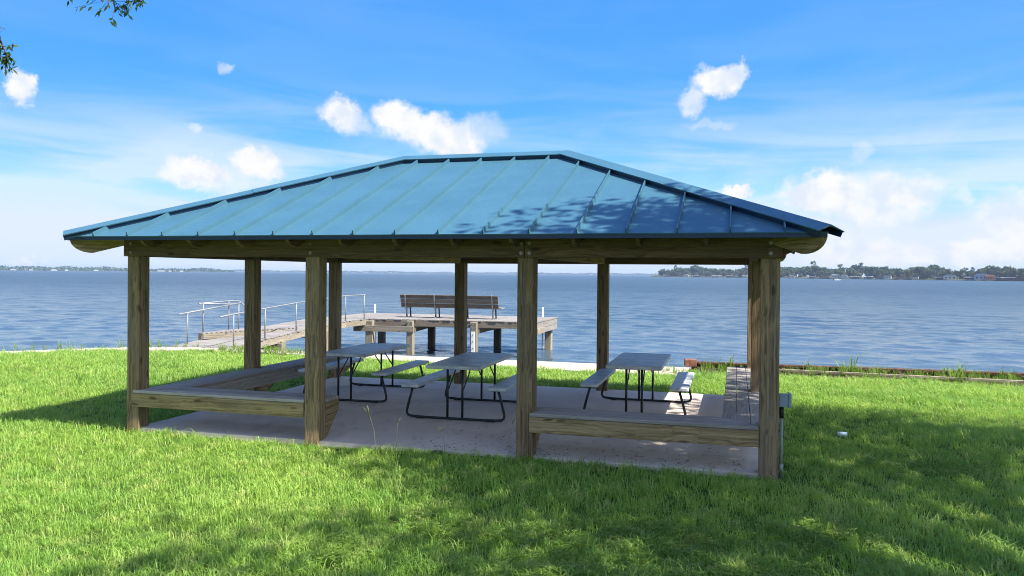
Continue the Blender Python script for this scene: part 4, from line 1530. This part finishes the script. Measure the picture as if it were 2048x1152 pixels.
def house(u_deg, w, h, wall, rf, label, open_front=False, rise=.35, dist=3):
    d_ = shd(u_deg) + dist
    x, y = far_pt(u_deg, d_)
    rz = -R(u_deg) + r.uniform(-.2, .2)
    name = 'boathouse' if open_front else 'lake_house'
    o = thing(name, label, 'boathouse' if open_front else 'house', (x, y, WZ + .9), rz, None)
    B = WORLD[o.name]
    dp = 8.0
    if open_front:
        for sx in (-.5, -.17, .17, .5):
            for sy in (-.5, .5):
                link('post', box_mesh(.35, .35, h + 2), FAR['brown'], o, B @ T((sx * w * .96, sy * dp * .9, h / 2 - .9)))
        link('wall', box_mesh(w * .92, .3, h), FAR[wall], o, B @ T((0, dp * .4, h / 2)))
        link('deck', box_mesh(w, dp, .3), FAR['tan'], o, B @ T((0, 0, .2)))
    else:
        wl = link('wall', box_mesh(w, dp, h), FAR[wall], o, B @ T((0, 0, h / 2)))
        for sx in (-.3, 0, .3):
            link('window', box_mesh(w * .13, .2, h * .4), FAR['dark'], wl, B @ T((sx * w, -dp / 2 - .06, h * .5)))
    g = prism_mesh([(-w * .55, 0), (w * .55, 0), (w * .28, rise * h), (-w * .28, rise * h)], dp * 1.15)
    link('roof', g, FAR[rf], o, B @ T((0, 0, h + .003)))
    return o


HS = [(1335, 14, 2.6, 'grey', 'grey', 'long low grey boathouse at the tip of the far point', 1), (1372, 12, 3.2, 'white', 'white', 'pale house behind the tip of the far point', 0),
      (1392, 10, 2.6, 'tan', 'white', 'small white-roofed boathouse right of the pale house', 1), (1404, 14, 3.4, 'tan', 'brown', 'brown-roofed tan house among trees on the far point', 0),
      (1432, 14, 2.8, 'white', 'white', 'wide white-roofed boathouse left of the pavilion back post', 1), (1459, 13, 3, 'grey', 'white', 'white-roofed boathouse nearest the pavilion back post', 1),
      (1488, 9, 3.6, 'white', 'white', 'small white house just left of the back post', 0), (1584, 9, 3, 'white', 'grey', 'small grey-roofed house just right of the pavilion', 0),
      (1625, 10, 2.6, 'tan', 'grey', 'grey-roofed boathouse left of the brown one', 1), (1652, 13, 3.2, 'white', 'tan', 'tan-roofed boathouse with white end wall', 1),
      (1671, 14, 5.2, 'white', 'white', 'tall pale house above the motorboat', 0), (1688, 11, 4.4, 'white', 'blue', 'blue-roofed white house left of the long pale boathouses', 0),
      (1711, 16, 2.8, 'grey', 'white', 'first long pale boathouse in a row of two', 1), (1738, 14, 2.8, 'grey', 'white', 'second long pale boathouse in a row of two', 1), (1760, 9, 2.6, 'grey', 'blue', 'small blue-roofed boathouse right of the long pale pair', 1),
      (1775, 11, 5.6, 'white', 'dark', 'dark-roofed two-storey white house', 0), (1795, 9, 2.2, 'tan', 'red', 'small red-roofed boat shelter', 1), (1815, 12, 2.8, 'grey', 'tan', 'tan-roofed boathouse in front of olive trees', 1),
      (1832, 7, 3.6, 'white', 'dark', 'narrow white house with dark roof', 0), (1882, 14, 3, 'dark', 'grey', 'dark boathouse under a grey roof', 1), (1901, 18, 5.2, 'white', 'grey', 'large white house with grey roof in a clearing', 0),
      (1943, 17, 2.8, 'dark', 'grey', 'low dark boathouse left of the blue-grey house', 1), (1962, 17, 6.4, 'blue', 'blue', 'large blue-grey gabled house', 0), (1981, 11, 5.2, 'rust', 'rust', 'orange-brown house beside the blue-grey one', 0),
      (2002, 14, 3, 'dark', 'grey', 'grey-roofed dark boathouse right of the orange house', 1), (2018, 17, 3, 'red', 'white', 'wide pale-roofed boathouse with red wall', 1), (2040, 12, 2.8, 'brown', 'brown', 'brown boathouse at the right edge of the view', 1),
      (2075, 15, 4, 'white', 'grey', 'white house beyond the right edge of the view', 0)]
for u, w, h, wl, rf, lb, op in HS:
    house(u2deg(u), w * (.9 if op else .8), h * .78, wl, rf, lb, bool(op), .45 if not op else .3, 2 if op else 10)

# small motorboat
bd = u2deg(1674)
bx_, by_ = far_pt(bd, 700)
boat = thing('motorboat', 'tiny white motorboat out on the lake below the tall pale house', 'boat', (bx_, by_, WZ), R(20))
B = WORLD[boat.name]
hull = [(-2.6, .1), (2.0, .1), (3.2, .9), (-2.8, .9)]
link('hull', prism_mesh(hull, 1.9), FAR['white'], boat, B)
link('windscreen', prism_mesh([(-.2, .9), (.9, .9), (.3, 1.5), (-.2, 1.5)], 1.5), FAR['blue'], boat, B)
link('outboard', box_mesh(.4, .4, 1.0), FAR['dark'], boat, B @ T((-2.9, 0, .7)))


# far-off woods that read as one band
def far_woods(name, d0, d1, dist0, dist1, h, seed, n):
    rr = np.random.default_rng(seed)
    t_ = np.sort(rr.uniform(0, 1, n))
    dg_ = np.radians(d0 + (d1 - d0) * t_)
    ds = dist0 + (dist1 - dist0) * t_ + rr.uniform(0, 60, n)
    prof = .72 + .18 * np.sin(t_ * 37) * np.sin(t_ * 11 + 1) + .12 * np.sin(t_ * 140)
    endt = np.clip(np.minimum(t_, 1 - t_) * 30, .25, 1)
    hh = h * prof * endt * rr.uniform(.1, 1.0, n) ** .6
    P = np.stack([CX + ds * np.sin(dg_), CY + ds * np.cos(dg_), WZ + hh], 1)
    V, Fq = leaf_quads(P, h * .5, .95, 0, seed)
    o = link(name, np_mesh(name, V, Fq, M['far_a']))
    o['kind'] = 'stuff'
    V, Fc = [], []
    m = 60
    for i in range(m + 1):
        a = R(d0 + (d1 - d0) * i / m); dd = dist0 + (dist1 - dist0) * i / m
        for k, zz in ((0, WZ - .5), (4, WZ + 1.5), (120, WZ + 2), (121, WZ - 1)):
            V.append((CX + (dd + k) * math.sin(a), CY + (dd + k) * math.cos(a), zz))
    for i in range(m):
        for k in range(3):
            Fc.append((i * 4 + k, (i + 1) * 4 + k, (i + 1) * 4 + k + 1, i * 4 + k + 1))
    g = link('terrain', raw_mesh('bank', V, Fc), plain('far_bank_pale', (.06, .075, .045), .95, 0, .4, .02, .1))
    g['kind'] = 'structure'


far_woods('woods', -80, -35.4, 2500, 3000, 13, 51, 9000)
far_woods('woods', -37, 2, 4900, 5000, 13, 52, 8000)
for i, (u, w) in enumerate(((26, 22), (62, 16), (108, 26), (133, 14), (192, 20), (322, 34), (340, 14), (363, 18))):
    a = u2deg(u)
    t_ = (a + 80) / 44.6
    dd = 2500 + 500 * t_ - 4
    x, y = far_pt(a, dd)
    o = thing('lake_house', 'tiny white building on the hazy far left shore, ' + ('leftmost', 'second from the left', 'third from the left', 'fourth from the left', 'fifth from the left', 'just right of the front corner post', 'second right of the corner post', 'farthest right along it')[i], 'house', (x, y, WZ + .8), -R(a))
    B = WORLD[o.name]
    link('wall', box_mesh(w * .7, 9, 2.6), FAR['white'], o, B @ T((0, 0, 1.3)))
    link('roof', prism_mesh([(-w * .37, 0), (w * .37, 0), (w * .2, 1.6), (-w * .2, 1.6)], 10), FAR['grey'], o, B @ T((0, 0, 2.605)))

# ------------------------------------------------------------------ air
HAZE = 1.35e-4
hz = bpy.data.materials.new('haze_air')
hz.use_nodes = True
t = NT(hz.node_tree)
out = t.n('ShaderNodeOutputMaterial')
pv = t.n('ShaderNodeVolumePrincipled', ins={'Color': (.46, .60, .86, 1), 'Density': HAZE, 'Anisotropy': 0.0})
t.t.links.new(pv.outputs[0], out.inputs['Volume'])
zb, zt = WZ - 3.2, 36.0
hzo = link('haze', box_mesh(12200, 12200, zt - zb), hz, None, T((0, 0, (zt + zb) / 2)))
hzo['kind'] = 'stuff'
